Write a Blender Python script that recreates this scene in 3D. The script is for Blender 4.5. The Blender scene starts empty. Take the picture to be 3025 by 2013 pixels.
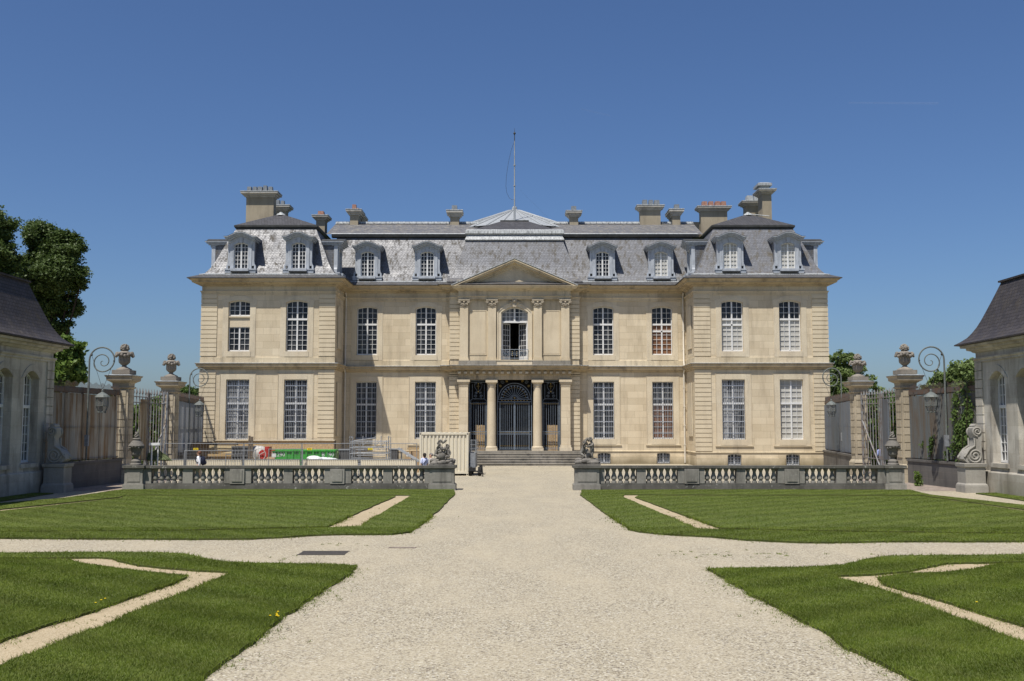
import bpy, bmesh, math, random
import numpy as np
from mathutils import Vector, Matrix
random.seed(7); RNG = np.random.default_rng(7)
S = bpy.context.scene
COL = S.collection
R = math.radians
PI = math.pi

# ------------------------------------------------------------------ camera facts (metres, camera 3 m above the court)
TH = R(4.8); HC = 3.0; FPX = 3000.0; CXP = 1520.0; CYP = 1006.5
def ray(px, py):
    u = (px - CXP) / FPX; v = (CYP - py) / FPX
    return u, math.cos(TH) - v * math.sin(TH), math.sin(TH) + v * math.cos(TH)
def at(px, py, Y):            # measured photo position -> (x, z) on the plane at distance Y
    u, dy, dz = ray(px, py); t = Y / dy
    return u * t, HC + dz * t
def gr(px, py, z0=0.0):       # measured photo position -> (x, y) on the level z0
    u, dy, dz = ray(px, py); t = (z0 - HC) / dz
    return u * t, dy * t

# ------------------------------------------------------------------ objects
WL = {}
def link(o, parent=None):
    COL.objects.link(o)
    if parent is not None:
        o.parent = parent
    return o
def tag(o, label=None, cat=None, group=None, kind=None):
    if label: o['label'] = label
    if cat: o['category'] = cat
    if group: o['group'] = group
    if kind: o['kind'] = kind
    return o
def thing(name, label, cat, loc=(0, 0, 0), group=None, rz=0.0):
    o = bpy.data.objects.new(name, None); COL.objects.link(o)
    o.location = loc; o.rotation_euler = (0, 0, rz); o.empty_display_size = .3
    WL[o] = Vector(loc)
    return tag(o, label, cat, group)
def copy_tree(o, parent=None):
    c = o.copy(); COL.objects.link(c)
    if parent is not None:
        c.parent = parent
    for ch in list(o.children):
        copy_tree(ch, c)
    return c

class MB:
    def __init__(s): s.v = []; s.f = []
    def add(s, vs, fs):
        n = len(s.v); s.v.extend([tuple(p) for p in vs]); s.f.extend([tuple(i + n for i in f) for f in fs])
    def hexa(s, c):  # 8 corners, bottom loop then top loop
        s.add(c, [(0, 3, 2, 1), (4, 5, 6, 7), (0, 1, 5, 4), (1, 2, 6, 5), (2, 3, 7, 6), (3, 0, 4, 7)])
    def box(s, x0, x1, y0, y1, z0, z1):
        s.hexa([(x0, y0, z0), (x1, y0, z0), (x1, y1, z0), (x0, y1, z0), (x0, y0, z1), (x1, y0, z1), (x1, y1, z1), (x0, y1, z1)])
    def boxT(s, T, x0, x1, z0, z1, d0, d1):
        s.hexa([T(x0, z0, d0), T(x1, z0, d0), T(x1, z0, d1), T(x0, z0, d1), T(x0, z1, d0), T(x1, z1, d0), T(x1, z1, d1), T(x0, z1, d1)])
    def obox(s, c, dim, M=None):
        M = M or Matrix.Identity(3); a, b, h = [k / 2 for k in dim]; c = Vector(c)
        s.hexa([c + M @ Vector(p) for p in ((-a, -b, -h), (a, -b, -h), (a, b, -h), (-a, b, -h), (-a, -b, h), (a, -b, h), (a, b, h), (-a, b, h))])
    def bar(s, p, q, w, h=None, up=(0, 0, 1)):
        p = Vector(p); q = Vector(q); d = (q - p); L = d.length
        if L < 1e-6: return
        d.normalize(); u = Vector(up)
        if abs(d.dot(u)) > .98: u = Vector((1, 0, 0))
        a = d.cross(u).normalized(); b = a.cross(d)
        h = h or w
        M = Matrix((a, b, d)).transposed()
        s.obox((p + q) / 2, (w, h, L), M)
    def tube(s, pts, r, n=6, cap=True):
        pts = [Vector(p) for p in pts]; m = len(pts)
        rs = r if isinstance(r, (list, tuple)) else [r] * m
        base = len(s.v); ref = None
        for i in range(m):
            d = (pts[min(i + 1, m - 1)] - pts[max(i - 1, 0)]).normalized()
            if ref is None:
                ref = Vector((0, 0, 1)) if abs(d.z) < .9 else Vector((1, 0, 0))
            a = d.cross(ref).normalized(); ref = a.cross(d).normalized()
            for k in range(n):
                t = 2 * PI * k / n
                s.v.append(tuple(pts[i] + (a * math.cos(t) + ref * math.sin(t)) * rs[i]))
        for i in range(m - 1):
            for k in range(n):
                k2 = (k + 1) % n
                s.f.append((base + i * n + k, base + i * n + k2, base + (i + 1) * n + k2, base + (i + 1) * n + k))
        if cap:
            s.f.append(tuple(base + k for k in range(n))[::-1]); s.f.append(tuple(base + (m - 1) * n + k for k in range(n)))
    def lathe(s, prof, c=(0, 0, 0), n=16, sx=1, sy=1, square=False, rot=0.0):
        base = len(s.v); m = len(prof)
        if square: n = 4; rot = PI / 4
        k2 = math.sqrt(2) if square else 1
        for r, z in prof:
            for k in range(n):
                t = 2 * PI * k / n + rot
                s.v.append((c[0] + r * k2 * math.cos(t) * sx, c[1] + r * k2 * math.sin(t) * sy, c[2] + z))
        for i in range(m - 1):
            for k in range(n):
                q = (k + 1) % n
                s.f.append((base + i * n + k, base + i * n + q, base + (i + 1) * n + q, base + (i + 1) * n + k))
        s.f.append(tuple(base + k for k in range(n))[::-1]); s.f.append(tuple(base + (m - 1) * n + k for k in range(n)))
    def prism(s, poly, T, d0, d1):  # polygon (x,z) mapped through T at depths d0..d1
        n = len(poly)
        vs = [T(x, z, d0) for x, z in poly] + [T(x, z, d1) for x, z in poly]
        s.add(vs, [tuple(range(n)), tuple(range(2 * n - 1, n - 1, -1))] + [(i, i + n, (i + 1) % n + n, (i + 1) % n) for i in range(n)])
    def sweep(s, path, prof, closed=False):  # path (x,y) walked so the outside is on the right; prof [(out,z)]
        P = [Vector(p) for p in path]; n = len(P); m = len(prof); base = len(s.v)
        for i in range(n):
            def nrm(a, b):
                d = (b - a).normalized(); return Vector((d.y, -d.x))
            if closed or 0 < i < n - 1:
                n1 = nrm(P[i - 1], P[i]); n2 = nrm(P[i], P[(i + 1) % n]); k = 1 + n1.dot(n2)
                mv = (n1 + n2) / max(k, .2)
            elif i == 0: mv = nrm(P[0], P[1])
            else: mv = nrm(P[-2], P[-1])
            for o, z in prof:
                q = P[i] + mv * o; s.v.append((q.x, q.y, z))
        for i in range(n if closed else n - 1):
            j = (i + 1) % n
            for k in range(m - 1):
                s.f.append((base + i * m + k, base + j * m + k, base + j * m + k + 1, base + i * m + k + 1))
    def ball(s, c, r, nu=10, nv=7, sc=(1, 1, 1)):
        prof = [(max(math.sin(PI * i / nv), .01) , -math.cos(PI * i / nv)) for i in range(nv + 1)]
        base = len(s.v)
        for rr, z in prof:
            for k in range(nu):
                t = 2 * PI * k / nu
                s.v.append((c[0] + r * sc[0] * rr * math.cos(t), c[1] + r * sc[1] * rr * math.sin(t), c[2] + r * sc[2] * z))
        for i in range(nv):
            for k in range(nu):
                q = (k + 1) % nu
                s.f.append((base + i * nu + k, base + i * nu + q, base + (i + 1) * nu + q, base + (i + 1) * nu + k))
    def build(s, name, mat, parent=None, smooth=0, local=False):
        me = bpy.data.meshes.new(name)
        off = Vector((0, 0, 0))
        if parent is not None and not local:
            off = WL[parent]
        me.from_pydata([(a - off.x, b - off.y, c - off.z) for a, b, c in s.v], [], s.f)
        bm = bmesh.new(); bm.from_mesh(me); bmesh.ops.recalc_face_normals(bm, faces=bm.faces); bm.to_mesh(me); bm.free()
        for m in (mat if isinstance(mat, (list, tuple)) else [mat]): me.materials.append(m)
        if smooth:
            me.polygons.foreach_set('use_smooth', [True] * len(me.polygons)); me.set_sharp_from_angle(angle=R(smooth))
        o = bpy.data.objects.new(name, me); link(o, parent)
        WL[o] = off
        return o

def np_mesh(name, V, F, mat, parent=None, nper=4):
    me = bpy.data.meshes.new(name)
    me.vertices.add(len(V)); me.vertices.foreach_set('co', np.asarray(V, np.float32).ravel())
    me.loops.add(F.size); me.loops.foreach_set('vertex_index', F.astype(np.int32).ravel())
    me.polygons.add(len(F)); me.polygons.foreach_set('loop_start', np.arange(0, F.size, nper, dtype=np.int32))
    me.update(calc_edges=True)
    me.materials.append(mat)
    o = bpy.data.objects.new(name, me); link(o, parent); WL[o] = WL.get(parent, Vector((0, 0, 0)))
    return o

def TF(Y): return lambda x, z, d: (x, Y + d, z)

# ------------------------------------------------------------------ materials
def mk(name, rough=.8, spec=.3, metal=0.0):
    m = bpy.data.materials.new(name); m.use_nodes = True; nt = m.node_tree
    b = nt.nodes['Principled BSDF']
    b.inputs['Roughness'].default_value = rough; b.inputs['Specular IOR Level'].default_value = spec; b.inputs['Metallic'].default_value = metal
    return m, nt, b
def nd(nt, typ, ins=None, out=0, **at_):
    n = nt.nodes.new(typ)
    for k, v in at_.items(): setattr(n, k, v)
    for k, v in (ins or {}).items():
        if isinstance(v, bpy.types.NodeSocket): nt.links.new(v, n.inputs[k])
        else:
            sk = n.inputs[k]
            if sk.type == 'RGBA' and len(v) == 3: v = (*v, 1)
            sk.default_value = v
    return n.outputs[out]
def mix(nt, f, a, b, blend='MIX'):
    return nd(nt, 'ShaderNodeMix', {0: f, 6: a, 7: b}, out=2, data_type='RGBA', blend_type=blend)
def ramp(nt, f, stops):
    n = nt.nodes.new('ShaderNodeValToRGB'); nt.links.new(f, n.inputs[0]); e = n.color_ramp.elements
    while len(e) < len(stops): e.new(.5)
    for i, (p, c) in enumerate(stops):
        e[i].position = p; e[i].color = (c, c, c, 1) if isinstance(c, (int, float)) else (*c, 1)
    return n.outputs[0]
def mth(nt, op, a, b=None):
    ins = {0: a}
    if b is not None: ins[1] = b
    return nd(nt, 'ShaderNodeMath', ins, operation=op)
def posn(nt): return nd(nt, 'ShaderNodeNewGeometry')
def scaled(nt, v, sc): return nd(nt, 'ShaderNodeVectorMath', {0: v, 1: sc}, operation='MULTIPLY')
def noise(nt, v, scale, detail=4, rough=.55, out=0):
    return nd(nt, 'ShaderNodeTexNoise', {'Vector': v, 'Scale': scale, 'Detail': detail, 'Roughness': rough}, out=out)
def uv2(nt, p, kz=1.0):
    n = nt.nodes.new('ShaderNodeSeparateXYZ'); nt.links.new(p, n.inputs[0])
    u = mth(nt, 'ADD', n.outputs[0], n.outputs[1])
    return nd(nt, 'ShaderNodeCombineXYZ', {0: u, 1: mth(nt, 'MULTIPLY', n.outputs[2], kz), 2: 0.0}), n.outputs[2]
def bump(nt, b, h, strength, dist=.02):
    o = nd(nt, 'ShaderNodeBump', {'Strength': strength, 'Distance': dist, 'Height': h}); nt.links.new(o, b.inputs['Normal'])

def stone(name, c1, c2, dirt, block=(1.25, .52), dirtiness=.5, joint=.55, rough=.85, moss=0.0, fine=18.0, lowgrime=0.0, lich=0.0):
    m, nt, b = mk(name, rough, .2); p = posn(nt); uv, z = uv2(nt, p)
    n1 = noise(nt, p, .55, 5); n2 = noise(nt, p, fine, 4, .65)
    base = mix(nt, ramp(nt, n1, [(.35, 0.0), (.65, 1.0)]), c1, c2)
    if block:
        bk = nt.nodes.new('ShaderNodeTexBrick'); nt.links.new(uv, bk.inputs['Vector'])
        bk.offset = .45; bk.squash = 1.35; bk.squash_frequency = 3
        for k, v in {'Scale': 1.0, 'Mortar Size': .007, 'Mortar Smooth': .2, 'Bias': -.1, 'Brick Width': block[0], 'Row Height': block[1],
                     'Color1': (.90, .885, .85, 1), 'Color2': (1.08, 1.075, 1.06, 1), 'Mortar': (joint, joint * .95, joint * .86, 1)}.items(): bk.inputs[k].default_value = v
        base = mix(nt, 1.0, base, bk.outputs[0], 'MULTIPLY')
    st = noise(nt, scaled(nt, p, (1.6, 1.6, .28)), 1.4, 6, .65)
    base = mix(nt, mth(nt, 'MULTIPLY', ramp(nt, st, [(.5, 0.0), (.74, 1.0)]), dirtiness), base, dirt)
    base = mix(nt, mth(nt, 'MULTIPLY', ramp(nt, n2, [(.3, 1.0), (.6, 0.0)]), .35), base, mix(nt, .65, base, dirt))
    if lowgrime:
        g = nd(nt, 'ShaderNodeMapRange', {0: mth(nt, 'ADD', z, mth(nt, 'MULTIPLY', n1, -1.6)), 1: -.75, 2: .15, 3: 1.0, 4: 0.0})
        base = mix(nt, mth(nt, 'MULTIPLY', g, lowgrime), base, (.15, .125, .07))
    if lich:
        lv = noise(nt, p, 5.0, 6, .7)
        base = mix(nt, mth(nt, 'MULTIPLY', ramp(nt, lv, [(.6, 0.0), (.68, 1.0)]), lich), base, (.5, .5, .46))
    nt.links.new(base, b.inputs['Base Color'])
    bump(nt, b, n2, .35, .012)
    return m
def flat(name, c, rough=.5, spec=.4, metal=0.0, var=.25, scale=6.0, c2=None, stretch=(1, 1, 1), bmp=0.0):
    m, nt, b = mk(name, rough, spec, metal); p = posn(nt)
    n = noise(nt, scaled(nt, p, stretch), scale, 5, .6)
    c2 = c2 or tuple(k * (1 - var) for k in c)
    nt.links.new(mix(nt, ramp(nt, n, [(.38, 0.0), (.66, 1.0)]), c, c2), b.inputs['Base Color'])
    if bmp: bump(nt, b, n, bmp, .01)
    return m
def slate(name, c, r0=.3, r1=.5, lich=.6, row=.13, w=.23, grime=(.09, .075, .05), spec=.6):
    m, nt, b = mk(name, .4, spec); p = posn(nt); uv, z = uv2(nt, p, 1.08)
    bk = nt.nodes.new('ShaderNodeTexBrick'); nt.links.new(uv, bk.inputs['Vector']); bk.offset = .5
    for k, v in {'Scale': 1.0, 'Mortar Size': .011, 'Mortar Smooth': .1, 'Bias': 0.0, 'Brick Width': w, 'Row Height': row,
                 'Color1': (.78, .78, .8, 1), 'Color2': (1.2, 1.2, 1.22, 1), 'Mortar': (.3, .3, .31, 1)}.items(): bk.inputs[k].default_value = v
    base = mix(nt, 1.0, c, bk.outputs[0], 'MULTIPLY')
    n1 = noise(nt, scaled(nt, p, (1.4, 1.4, .7)), 1.1, 7, .7)
    n2 = noise(nt, scaled(nt, p, (1.9, 1.9, .6)), 1.5, 8, .78)
    f = mth(nt, 'MULTIPLY', ramp(nt, n2, [(.5, 0.0), (.62, 1.0)]), lich)
    base = mix(nt, f, base, grime)
    base = mix(nt, ramp(nt, n1, [(.35, .35), (.65, 0.0)]), base, tuple(k * .6 for k in c))
    nt.links.new(base, b.inputs['Base Color'])
    rr = nd(nt, 'ShaderNodeMapRange', {0: n1, 1: .3, 2: .7, 3: r0, 4: r1})
    rr = mth(nt, 'ADD', mth(nt, 'ADD', rr, mth(nt, 'MULTIPLY', f, .4)), mth(nt, 'MULTIPLY', bk.outputs[1], .22))
    nt.links.new(rr, b.inputs['Roughness'])
    h = mth(nt, 'ADD', bk.outputs[1], mth(nt, 'MULTIPLY', noise(nt, p, 9.0, 3), -1.2))
    bump(nt, b, mth(nt, 'MULTIPLY', h, -1.0), .35, .012)
    return m
def foliage(name, c1, c2, scale=1.2):
    m, nt, b = mk(name, .55, .3); p = posn(nt)
    n = noise(nt, p, scale, 4, .6); n2 = noise(nt, p, scale * 9, 2)
    c = mix(nt, ramp(nt, n, [(.35, 0.0), (.65, 1.0)]), c1, c2)
    c = mix(nt, ramp(nt, n2, [(.3, 0.0), (.7, .5)]), c, tuple(k * 1.5 for k in c2))
    nt.links.new(c, b.inputs['Base Color'])
    tr = nd(nt, 'ShaderNodeBsdfTranslucent', {'Color': c})
    ms = nd(nt, 'ShaderNodeMixShader', {0: .3, 1: b.outputs[0], 2: tr})
    nt.links.new(ms, nt.nodes['Material Output'].inputs[0])
    return m
def gravel(name, stops, patch, scale=42.0, weeds=0.0, bmp=.6):
    m, nt, b = mk(name, .9, .15); p = posn(nt)
    v = nt.nodes.new('ShaderNodeTexVoronoi'); nt.links.new(p, v.inputs['Vector']); v.inputs['Scale'].default_value = scale
    rnd = nd(nt, 'ShaderNodeSeparateColor', {0: v.outputs['Color']})
    c = ramp(nt, rnd, stops)
    n1 = noise(nt, scaled(nt, p, (1, .4, 1)), .7, 6, .6); n2 = noise(nt, p, 2.2, 6, .7); n3 = noise(nt, p, 130.0, 2, .7)
    c = mix(nt, ramp(nt, n1, [(.42, 0.0), (.66, .5)]), c, tuple(k * 1.08 for k in patch))
    c = mix(nt, ramp(nt, n2, [(.36, .12), (.58, 0.0)]), c, tuple(k * .7 for k in patch))
    c = mix(nt, ramp(nt, n3, [(.3, .3), (.5, 0.0)]), c, tuple(k * .45 for k in patch))
    if weeds:
        n4 = noise(nt, p, 1.3, 8, .75)
        c = mix(nt, mth(nt, 'MULTIPLY', ramp(nt, n4, [(.62, 0.0), (.7, 1.0)]), weeds), c, (.12, .14, .05))
    nt.links.new(c, b.inputs['Base Color'])
    bump(nt, b, v.outputs['Distance'], bmp * .6, .012)
    return m

M = {}
M['wall'] = stone('limestone', (.655, .568, .42), (.59, .498, .357), (.29, .235, .165), dirtiness=.42, lowgrime=.75)
M['trim'] = stone('limestone_trim', (.63, .545, .395), (.555, .465, .325), (.17, .145, .11), block=(1.6, 30.0), dirtiness=.6, joint=.75)
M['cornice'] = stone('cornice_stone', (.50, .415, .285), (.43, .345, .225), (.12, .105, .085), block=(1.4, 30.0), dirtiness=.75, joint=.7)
M['quoin'] = stone('quoin_stone', (.65, .56, .405), (.575, .485, .34), (.30, .25, .18), block=None, dirtiness=.35)
M['sill'] = stone('sill_stone', (.65, .57, .425), (.57, .485, .35), (.22, .19, .15), block=None, dirtiness=.4)
M['colstone'] = stone('column_stone', (.63, .54, .39), (.54, .455, .32), (.28, .23, .16), block=None, dirtiness=.3)
M['carved'] = stone('carved_stone', (.46, .40, .30), (.36, .31, .23), (.14, .12, .10), block=None, dirtiness=.7, fine=30)
M['step'] = stone('step_stone', (.30, .275, .235), (.22, .205, .175), (.09, .085, .075), block=(1.9, 30), dirtiness=.9, fine=9, lich=.3)
M['render'] = stone('chimney_render', (.37, .32, .235), (.31, .265, .19), (.15, .13, .10), block=None, dirtiness=.5)
M['capstone'] = stone('chimney_cap', (.50, .48, .43), (.40, .38, .34), (.12, .11, .10), block=None, dirtiness=.6)
M['wingstone'] = stone('weathered_stone', (.55, .525, .47), (.36, .335, .29), (.17, .155, .135), block=(1.5, .6), dirtiness=.9, lowgrime=.4, joint=.85)
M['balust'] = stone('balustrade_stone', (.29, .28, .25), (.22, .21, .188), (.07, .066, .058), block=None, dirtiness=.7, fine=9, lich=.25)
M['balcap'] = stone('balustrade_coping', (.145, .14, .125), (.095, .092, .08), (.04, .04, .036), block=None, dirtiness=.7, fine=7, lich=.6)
M['statue'] = stone('statue_stone', (.23, .215, .19), (.14, .13, .115), (.045, .043, .04), block=None, dirtiness=.8, fine=16, lich=.3)
M['scrollstone'] = stone('scroll_stone', (.36, .345, .31), (.27, .255, .225), (.14, .13, .115), block=None, dirtiness=.5, fine=16)
M['pillar'] = stone('pillar_stone', (.48, .42, .315), (.38, .33, .25), (.15, .13, .10), block=(2.0, .42), dirtiness=.7, joint=.5)
M['urn'] = stone('urn_stone', (.27, .245, .205), (.19, .17, .145), (.065, .06, .052), block=None, dirtiness=.7, fine=14, lich=.25)
M['darkwall'] = stone('dark_plinth', (.16, .15, .14), (.115, .11, .105), (.06, .058, .055), block=(1.1, .36), dirtiness=.6, joint=1.3)
M['slate'] = slate('roof_slate', (.136, .142, .156), .39, .54, .95, row=.15, w=.26, spec=.62)
M['slate_dark'] = slate('dark_slate', (.072, .072, .078), .5, .75, .15, spec=.25)
M['slate_old'] = slate('lichen_slate', (.15, .15, .155), .5, .7, .8, row=.16, grime=(.26, .24, .19), spec=.3)
M['slate_brown'] = slate('brown_slate', (.055, .050, .052), .5, .75, .35, row=.17, w=.26, spec=.25)
M['zinc'] = flat('zinc', (.36, .38, .39), .5, .4, 0, var=.35, scale=2.5, stretch=(3, 3, .8))
M['lead'] = flat('lead', (.50, .52, .52), .55, .3, 0, var=.6, scale=4, stretch=(3, 3, .6))
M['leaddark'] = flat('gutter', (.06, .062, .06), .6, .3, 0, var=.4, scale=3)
M['dormer'] = flat('painted_timber', (.42, .45, .49), .5, .3, 0, var=.28, scale=3, stretch=(2, 2, .6))
M['potgrey'] = flat('pot_grey', (.19, .21, .23), .7, .2, 0, var=.3)
M['potred'] = flat('pot_terracotta', (.25, .11, .075), .8, .2, 0, var=.3, c2=(.30, .20, .16))
M['white'] = flat('white_paint', (.70, .70, .685), .45, .4, 0, var=.12, scale=3)
M['iron_light'] = flat('grille_paint', (.30, .33, .38), .5, .3, 0, var=.2)
M['iron'] = flat('wrought_iron', (.19, .23, .28), .5, .4, 0, var=.3)
M['gold'] = flat('gilding', (.42, .29, .08), .45, .4, 0, var=.3)
M['pipe'] = flat('downpipe_paint', (.66, .61, .52), .5, .3, 0, var=.2, scale=1.5)
M['glass'] = flat('window_glass', (.010, .011, .014), .08, .28, 0, scale=1.1, c2=(.06, .062, .066), stretch=(2.2, 2.2, .5), bmp=.05)
M['glass_grey'] = flat('curtained_glass', (.02, .022, .026), .12, .3, 0, scale=.8, c2=(.40, .40, .39), stretch=(2, 2, .5))
M['blind'] = flat('blind_glass', (.48, .47, .43), .25, .3, 0, var=.12, scale=2, stretch=(1, 1, 3))
M['shutter'] = flat('brown_shutter', (.22, .105, .05), .35, .4, 0, var=.4, scale=3)
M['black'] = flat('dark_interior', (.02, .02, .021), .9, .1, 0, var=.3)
M['roomwood'] = flat('interior_panel', (.06, .055, .05), .6, .3, 0, var=.3)
def gravelset():
    M['gravel'] = gravel('gravel', [(.0, (.10, .08, .06)), (.2, (.28, .243, .175)), (.5, (.385, .345, .255)), (.78, (.46, .42, .325)), (.9, (.17, .15, .125)), (1, (.60, .57, .48))], (.395, .345, .25), scale=40, weeds=.15)
    M['sand'] = gravel('sandy_gravel', [(.0, (.25, .19, .11)), (.4, (.385, .315, .205)), (.8, (.475, .40, .275)), (1, (.33, .28, .195))], (.42, .345, .225), scale=60, weeds=.5)
    M['paving'] = gravel('cobbles', [(.0, (.17, .14, .12)), (.5, (.26, .22, .185)), (1, (.33, .28, .24))], (.22, .18, .15), scale=7, weeds=.4)
gravelset()
def mow_sheen(nt, p, c, amt):  # mowing stripes: light on leaning blades painted into the colour, plus random tone
    n = nt.nodes.new('ShaderNodeSeparateXYZ'); nt.links.new(p, n.inputs[0])
    ph = mth(nt, 'SUBTRACT', mth(nt, 'MULTIPLY', mth(nt, 'ABSOLUTE', n.outputs[0]), .60), mth(nt, 'MULTIPLY', n.outputs[1], .80))
    ph = mth(nt, 'ADD', ph, mth(nt, 'MULTIPLY', noise(nt, p, .5, 3), .5))
    w_ = mth(nt, 'MULTIPLY', mth(nt, 'SINE', mth(nt, 'MULTIPLY', ph, 5.2)), amt)
    big = mth(nt, 'MULTIPLY', mth(nt, 'SUBTRACT', noise(nt, p, .28, 5, .6), .5), .55)
    return nd(nt, 'ShaderNodeVectorMath', {0: c, 'Scale': mth(nt, 'ADD', mth(nt, 'ADD', w_, big), 1.0)}, operation='SCALE')
def grassmat(name, a, b2, c3):
    m, nt, b = mk(name, .65, .15); p = posn(nt)
    n1 = noise(nt, p, .45, 5, .6); n2 = noise(nt, p, 7.0, 5, .7); n3 = noise(nt, p, 60.0, 2, .7)
    c = mix(nt, ramp(nt, n1, [(.35, 0.0), (.65, 1.0)]), a, b2)
    c = mix(nt, ramp(nt, n2, [(.4, 0.0), (.72, .65)]), c, c3)
    c = mix(nt, ramp(nt, n3, [(.3, .6), (.55, 0.0)]), c, tuple(k * .45 for k in a))
    c = mow_sheen(nt, p, c, .12)
    nt.links.new(c, b.inputs['Base Color']); bump(nt, b, mth(nt, 'ADD', n2, n3), .8, .03)
    return m
M['grass'] = grassmat('lawn', (.092, .128, .026), (.115, .15, .032), (.17, .18, .055))
M['soil'] = grassmat('turf_edge', (.075, .085, .028), (.06, .09, .02), (.09, .09, .035))
M['far'] = grassmat('park_ground', (.08, .12, .03), (.1, .13, .04), (.12, .14, .05))
def blademat():
    m, nt, b = mk('grass_blade', .8, .06); p = posn(nt)
    n = noise(nt, p, .9, 5, .65); n2 = noise(nt, p, 14.0, 3, .7); n4 = noise(nt, p, .5, 6, .7)
    c = mix(nt, ramp(nt, n, [(.35, 0.0), (.65, 1.0)]), (.092, .133, .016), (.138, .178, .030))
    c = mix(nt, ramp(nt, n2, [(.5, 0.0), (.72, .45)]), c, (.20, .225, .05))
    c = mix(nt, ramp(nt, n4, [(.56, 0.0), (.7, .4)]), c, (.19, .19, .07))
    c = mow_sheen(nt, p, c, .13)
    nt.links.new(c, b.inputs['Base Color'])
    tr = nd(nt, 'ShaderNodeBsdfTranslucent', {'Color': c}); ms = nd(nt, 'ShaderNodeMixShader', {0: .3, 1: b.outputs[0], 2: tr})
    nt.links.new(ms, nt.nodes['Material Output'].inputs[0]); return m
M['blade'] = blademat()
M['leafdark'] = foliage('leaf_dark', (.045, .076, .017), (.075, .112, .027), .5)
M['leafmid'] = foliage('leaf_mid', (.095, .14, .04), (.14, .19, .06), .6)
M['leaf'] = foliage('leaf_green', (.055, .095, .02), (.085, .13, .03), .5)
M['leafbright'] = foliage('leaf_bright', (.075, .13, .022), (.11, .17, .03), .8)
M['bark'] = flat('bark', (.06, .045, .035), .9, .1, 0, var=.4, scale=8, stretch=(1, 1, .3), bmp=.6)
M['cream'] = flat('cream_steel', (.66, .605, .475), .45, .4, 0, var=.08, scale=2)
M['galv'] = flat('galvanised', (.25, .265, .28), .6, .3, 0, var=.3, scale=9)
M['alu'] = flat('aluminium', (.34, .355, .37), .6, .3, 0, var=.2)
M['osb'] = flat('chipboard', (.50, .37, .215), .8, .15, 0, var=.45, scale=9, c2=(.35, .235, .12))
M['wood'] = flat('timber', (.52, .37, .19), .8, .15, 0, var=.35, scale=5, stretch=(.3, 2, 4))
M['woodpale'] = flat('pale_timber', (.62, .50, .30), .8, .15, 0, var=.25, scale=5, stretch=(.3, 2, 4))
M['woodgrey'] = flat('old_timber', (.16, .13, .10), .85, .1, 0, var=.4, scale=5, stretch=(.5, 2, 3))
M['brown'] = flat('brown_board', (.085, .058, .04), .6, .3, 0, var=.3, scale=1.5)
M['green'] = flat('green_steel', (.05, .33, .045), .4, .4, 0, var=.3, scale=3)
M['palegreen'] = flat('pale_green', (.36, .45, .22), .6, .3, 0)
M['red'] = flat('red_paint', (.45, .04, .03), .4, .4, 0, var=.3)
M['drum'] = flat('drum_white', (.50, .48, .44), .5, .3, 0, var=.3)
M['yellow'] = flat('yellow_plate', (.80, .62, .03), .5, .3, 0, var=.1)
M['ink'] = flat('black_ink', (.03, .03, .03), .6, .2)
M['letter'] = flat('white_letter', (.66, .68, .66), .5, .3, 0, var=.05)
M['tarp'] = flat('green_canvas', (.11, .135, .07), .8, .1, 0, var=.3)
M['carton'] = flat('cardboard', (.42, .30, .18), .85, .1, 0, var=.2)
M['greybox'] = flat('grey_crate', (.13, .13, .13), .7, .2, 0, var=.4, scale=12, stretch=(3, 3, .4))
M['rubber'] = flat('rubber', (.02, .02, .02), .8, .2)
M['grate'] = flat('grate_iron', (.11, .10, .09), .7, .3, .2, var=.5, scale=20)
M['skin'] = flat('skin', (.50, .30, .21), .55, .3, 0, var=.12)
M['shirt'] = flat('white_cotton', (.74, .76, .80), .9, .1, 0, var=.08)
M['blueshirt'] = flat('pale_blue_cotton', (.50, .55, .74), .9, .1, 0, var=.1)
M['midblue'] = flat('blue_cotton', (.30, .37, .66), .9, .1, 0, var=.1)
M['navy'] = flat('navy_cloth', (.022, .026, .045), .9, .1, 0, var=.3)
M['denim'] = flat('denim', (.07, .09, .15), .9, .1, 0, var=.2)
M['khaki'] = flat('beige_trousers', (.42, .36, .27), .9, .1, 0, var=.15)
M['greyshirt'] = flat('grey_cotton', (.42, .41, .40), .9, .1, 0, var=.1)
M['hairdark'] = flat('dark_hair', (.018, .013, .011), .6, .3, 0, var=.3, scale=30)
M['hairgrey'] = flat('grey_hair', (.33, .30, .27), .7, .2, 0, var=.4, scale=30)
M['hairbrown'] = flat('reddish_hair', (.17, .085, .055), .7, .2, 0, var=.3, scale=30)
M['flower'] = flat('yellow_petals', (.85, .6, .01), .6, .2, 0, var=.1)
def sheetmat(name, a, rust, amount):
    m, nt, b = mk(name, .6, .3, .1); p = posn(nt)
    n1 = noise(nt, scaled(nt, p, (2.2, 2.2, .16)), 1.6, 6, .65); n2 = noise(nt, scaled(nt, p, (9, 9, .25)), 2.0, 4, .6)
    c = mix(nt, ramp(nt, n2, [(.35, 0.0), (.65, .6)]), a, tuple(k * .7 for k in a))
    c = mix(nt, mth(nt, 'MULTIPLY', ramp(nt, n1, [(.42, 0.0), (.62, 1.0)]), amount), c, rust)
    nt.links.new(c, b.inputs['Base Color']); bump(nt, b, n2, .2, .01)
    return m
M['sheet_rust'] = sheetmat('rusty_sheet', (.46, .44, .38), (.26, .165, .085), .9)
M['sheet_blue'] = sheetmat('grey_blue_sheet', (.42, .46, .50), (.34, .25, .16), .4)
M['sheet_dark'] = sheetmat('weathered_sheet', (.115, .125, .125), (.10, .07, .043), .85)
M['fenceiron'] = flat('fence_iron', (.10, .095, .09), .65, .3, .1, var=.4, scale=4, c2=(.13, .075, .05))
M['bracket'] = flat('bracket_paint', (.15, .165, .155), .55, .3, 0, var=.3)
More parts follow.
